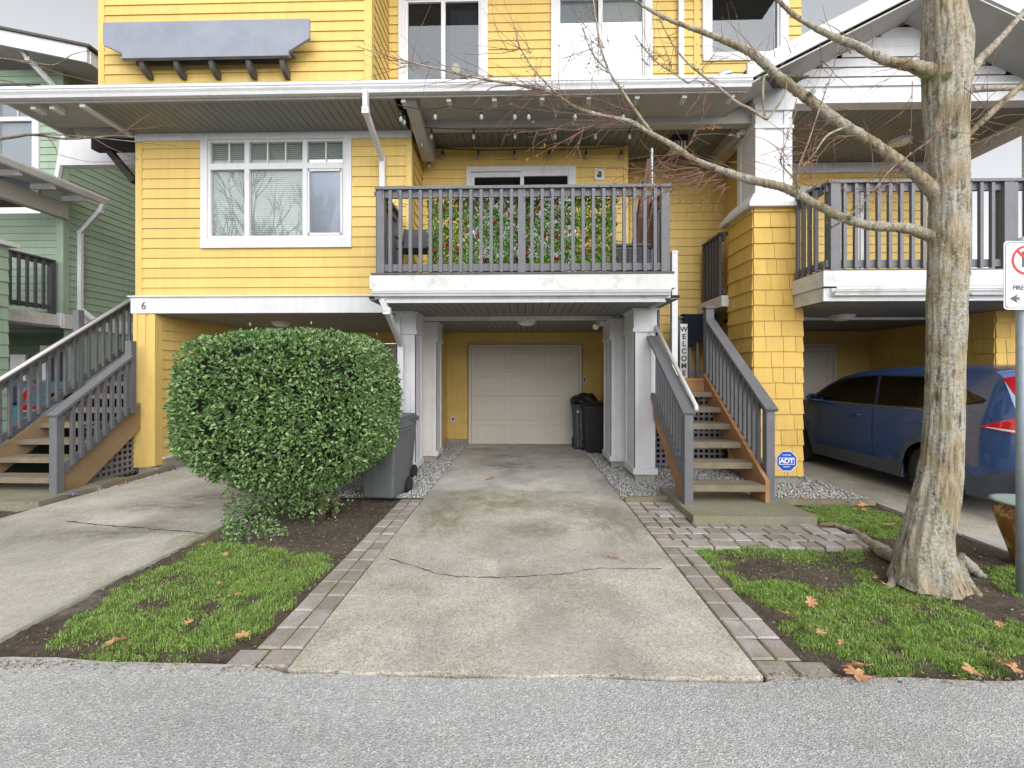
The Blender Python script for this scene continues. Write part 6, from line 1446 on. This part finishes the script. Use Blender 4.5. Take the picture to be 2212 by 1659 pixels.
ax, az = P(2180,645,sy); MB().add([(ax,sy-.004,az),(ax+.055,sy-.004,az+.032),(ax+.045,sy-.004,az+.006),(ax+.075,sy-.004,az+.016),(ax+.062,sy-.004,az),(ax+.075,sy-.004,az-.016),(ax+.045,sy-.004,az-.006),(ax+.055,sy-.004,az-.032)],[(0,2,1),(0,7,6),(0,6,4,2),(2,4,3),(4,6,5)]).build('arrow', M['signgrey'], pan)
# yard sign
X, Y = G(1702,1080,.0); yy = Y-.02; yx, yz = P(1699,996,yy); ys_ = thing('yard_sign', (X,Y,0), 'small blue octagonal security sign on a thin stake in front of the yellow pillar', 'sign')
MB().tube([(X,Y,-.02),(X,Y,yz-.05)],.006,8).build('stake', M['galv'], ys_)
oct_ = lambda r_: [(yx+r_*math.cos(R(22.5+45*i)), yz+r_*math.sin(R(22.5+45*i))) for i in range(8)]
rr_ = .132; pn = MB().prism(oct_(rr_), yy-.004, yy).build('sign_panel', M['blue'], ys_)
ring(oct_(rr_), oct_(rr_*.945), yy-.0055, 'border', 'signwhite', pn)
bx_ = .092; bz_ = .042; q1 = [(yx-bx_,yz-bz_),(yx+bx_,yz-bz_),(yx+bx_,yz+bz_),(yx-bx_,yz+bz_)]; q2 = [(yx-bx_+.006,yz-bz_+.006),(yx+bx_-.006,yz-bz_+.006),(yx+bx_-.006,yz+bz_-.006),(yx-bx_+.006,yz+bz_-.006)]
ring(q1,q2,yy-.0055,'frame','signwhite',pn)
text('lettering', 'ADT', .078, M['signwhite'], pn, (yx,yy-.006,yz), ext=.0005, sx=1.12, spacing=.9)
text('lettering', 'Secured by', .022, M['signwhite'], pn, (yx,yy-.006,yz+.075), ext=.0003); text('lettering', 'SECURITY', .018, M['signwhite'], pn, (yx,yy-.006,yz-.068), ext=.0003)

# ================================================================== THINGS ON THE BALCONY
sx_, _ = P(926,500,DY+.17); ex_, _ = P(1330,500,DY+.17)
fs = thing('flower_screen', ((sx_+ex_)/2,DY+.17,2.81), 'artificial leafy screen with red flowers fixed behind the balcony railing', 'privacy screen')
lat = MB(); z0_, z1_ = 2.87, 3.80; st_ = .11; x = sx_-.9
while x < ex_:
    for s_ in (1,-1):
        a = (x, z0_) if s_ > 0 else (x, z1_); b = (x+(z1_-z0_)*1.0, z1_ if s_ > 0 else z0_)
        t0 = max(0,(sx_-a[0])/(b[0]-a[0])); t1 = min(1,(ex_-a[0])/(b[0]-a[0]))
        if t1 > t0: lat.beam((a[0]+(b[0]-a[0])*t0,DY+.19+.006*s_,a[1]+(b[1]-a[1])*t0),(a[0]+(b[0]-a[0])*t1,DY+.19+.006*s_,a[1]+(b[1]-a[1])*t1),.006,.014,(0,1,0))
    x += st_
lat.build('lattice', M['tanwood'], fs)
n = 17000; C = np.stack([RNG.uniform(sx_,ex_,n), RNG.uniform(DY+.135,DY+.185,n), RNG.uniform(2.86,3.80,n)],1)
k = np.array([mnoise.noise(Vector((c[0]*7,c[2]*7,0))) for c in C])+RNG.normal(0,.3,n) > -.22; C = C[k]
V, Fq = leaves(C, RNG.normal(0,1,(len(C),3))*np.array([1,.5,1]), RNG.uniform(.024,.046,len(C)), .38,.1,RNG); npmesh('plastic_leaves', V, Fq, M['ivy'], fs, kind='stuff')
n = 80; Cf = np.stack([RNG.uniform(sx_+.03,ex_-.03,n), np.full(n,DY+.12), RNG.uniform(2.9,3.76,n)],1); Cx = np.repeat(Cf,9,0)+RNG.normal(0,.010,(n*9,3))
V, Fq = leaves(Cx, RNG.normal(0,1,(len(Cx),3)), RNG.uniform(.018,.032,len(Cx)), .42,.1,RNG); npmesh('blossoms', V, Fq, M['flower'], fs, kind='stuff')
# fairy lights on the top rail
fl_ = thing('fairy_lights', ((dx0+dx1)/2,DY+.06,3.9), 'green wire of small white fairy lights wound round the balcony top rail', 'lights'); pts = []; bl = MB(); rnd = random.Random(12)
for i in range(420):
    t = i/419; a = t*2*math.pi*19+.8*math.sin(i*.23); x = dx0+.1+(dx1-dx0-.2)*t; r1 = .085; zz = 3.84+.075*math.sin(a)*(1.25 if math.sin(a)<0 else .95)-(.05*abs(math.sin(i*.11)) if math.sin(a)<0 else 0); yy = DY+.055+r1*math.cos(a); pts.append((x,yy,zz))
    if i % 7 == 3: p = Vector(pts[-1]); d_ = Vector((rnd.uniform(-.3,.3),-1,rnd.uniform(-.6,.6))).normalized(); bl.tube([p,p+d_*.018,p+d_*.03],[.0045,.006,.002],6)
MB().tube(pts,.0028,5).build('wire', M['wiregreen'], fl_); bl.build('bulbs', M['bbulb'], fl_, kind='stuff')
# festoon bulbs
fe = thing('string_lights', (0,6.2,5.2), 'black festoon string of clear bulbs looped along the balcony roof beams', 'lights')
def cable(knots, sag, bulbs):
    for a, b in zip(knots, knots[1:]):
        a, b = Vector(a), Vector(b); pts = [a.lerp(b,i/12)-Vector((0,0,sag*4*(i/12)*(1-i/12))) for i in range(13)]; MB().tube(pts,.006,6).build('cable', M['black'], fe)
    for p in bulbs:
        p = Vector(p); so_ = MB().tube([p,p-Vector((0,0,.05)),p-Vector((0,0,.085))],[.006,.017,.019],8).build('socket', M['black'], fe, smooth=True)
        MB().lathe([(.012,-.085),(.024,-.11),(.026,-.135),(.017,-.16),(.003,-.168)],p,10).build('bulb', M['bulbglass'], so_, smooth=True)
ya_ = 5.94
cable([PV(855,225,ya_),PV(970,229,ya_),PV(1171,231,ya_),PV(1376,231,ya_)],.05,[PV(x,233,ya_) for x in (940,1040,1112,1142,1242,1346)])
cable([PV(855,225,ya_),PV(880,258,6.3),PV(910,275,6.52)],.02,[PV(866,238,6.0),PV(873,245,6.1)])
yb_ = 6.52; cable([PV(910,275,yb_),PV(1130,277,yb_),PV(1376,276,yb_)],.02,[PV(x,277,yb_) for x in (932,1023,1112,1199,1286,1360)]); cable([PV(1380,232,ya_),PV(1362,278,yb_)],.02,[])
yc_ = YB-.06; cable([PV(910,276,6.55),PV(928,345,7.2)],.02,[PV(912,295,6.7),PV(920,320,7.0),PV(927,342,7.2)]); cable([PV(932,318,yc_),PV(1130,322,yc_),PV(1352,315,yc_)],.03,[PV(x,322,yc_) for x in (956,1033,1111,1187,1266,1342)])
# storage chest, pots, umbrella, chair
ca, _ = P(1326,520,5.95); cb_, _ = P(1398,520,5.95); ch = thing('storage_chest', ((ca+cb_)/2,6.05,2.81), 'dark woven storage chest at the right end of the balcony', 'chest')
MB().box(ca,cb_,5.88,6.25,2.815,3.20).build('body', M['wicker'], ch, bevel=.01)
wk = MB()
for i in range(9):
    for j in range(8): wk.box(ca+.03+i*.044,ca+.055+i*.044,5.872,5.879,2.85+j*.042,2.872+j*.042)
wk.build('weave', M['black'], ch); MB().box(ca-.015,cb_+.015,5.86,6.27,3.201,3.235).build('lid', M['bingrey'], ch, bevel=.008)
for i, (x, lab) in enumerate(((1356,'orange flower pot in front of the woven chest, the left one'),(1385,'orange flower pot in front of the woven chest, the right one'))):
    X = P(x,560,5.80)[0]; p_ = MB().lathe([(.045,0),(.065,.10),(.075,.105),(.075,.13),(.06,.13),(.055,.11),(.005,.10)],(X,5.79,2.812),18).build('flower_pot', M['orange'], smooth=True); tag(p_, lab, 'pot', 'orange pots on the balcony')
X, _ = P(1408,400,6.3); um = thing('patio_umbrella', (X,6.3,2.81), 'folded brown patio umbrella on a steel pole at the right end of the balcony', 'umbrella')
MB().tube([(X,6.3,2.81),(X,6.3,P(1408,321,6.3)[1])],.019,12).build('pole', M['galv'], um)
cm = MB(); top_ = P(1400,345,6.3)[1]; vs = []; n_ = 20
for k in range(9):
    t = k/8; r_ = .02+.10*t**.8; zz = top_-1.25*t
    for j in range(n_): a = 2*math.pi*j/n_; rr2 = r_*(1+.35*math.cos(5*a)); vs.append((X-.05-.10*t+rr2*math.cos(a), 6.28+rr2*math.sin(a), zz))
cm.add(vs, [(k*n_+j,k*n_+(j+1)%n_,(k+1)*n_+(j+1)%n_,(k+1)*n_+j) for k in range(8) for j in range(n_)]); cm.build('canopy', M['brownfab'], um, smooth=True)
MB().lathe([(.22,0),(.22,.05),(.05,.09),(.03,.25)],(X,6.3,2.811),20).build('base', M['black'], um)
X, _ = P(898,520,6.1); hc_ = thing('garden_chair', (X,6.1,2.81), 'black metal garden chair at the left end of the balcony', 'chair')
fm = MB()
for sx in (-.24,.24): fm.tube([(X+sx,5.92,2.82),(X+sx,5.95,3.25),(X+sx,6.3,3.22)],.012,8).tube([(X+sx,6.36,2.82),(X+sx,6.3,3.22),(X+sx,6.42,3.62)],.012,8).tube([(X+sx,5.95,3.38),(X+sx,6.34,3.40)],.014,8).tube([(X+sx,5.95,3.25),(X+sx,5.95,3.38)],.011,8)
fm.build('frame', M['black'], hc_); MB().box(X-.24,X+.24,5.95,6.30,3.22,3.235).build('seat', M['dkgrey'], hc_); MB().add([(X-.24,6.30,3.25),(X+.24,6.30,3.25),(X+.24,6.42,3.62),(X-.24,6.42,3.62)],[(0,1,2,3)]).build('backrest', M['dkgrey'], hc_)
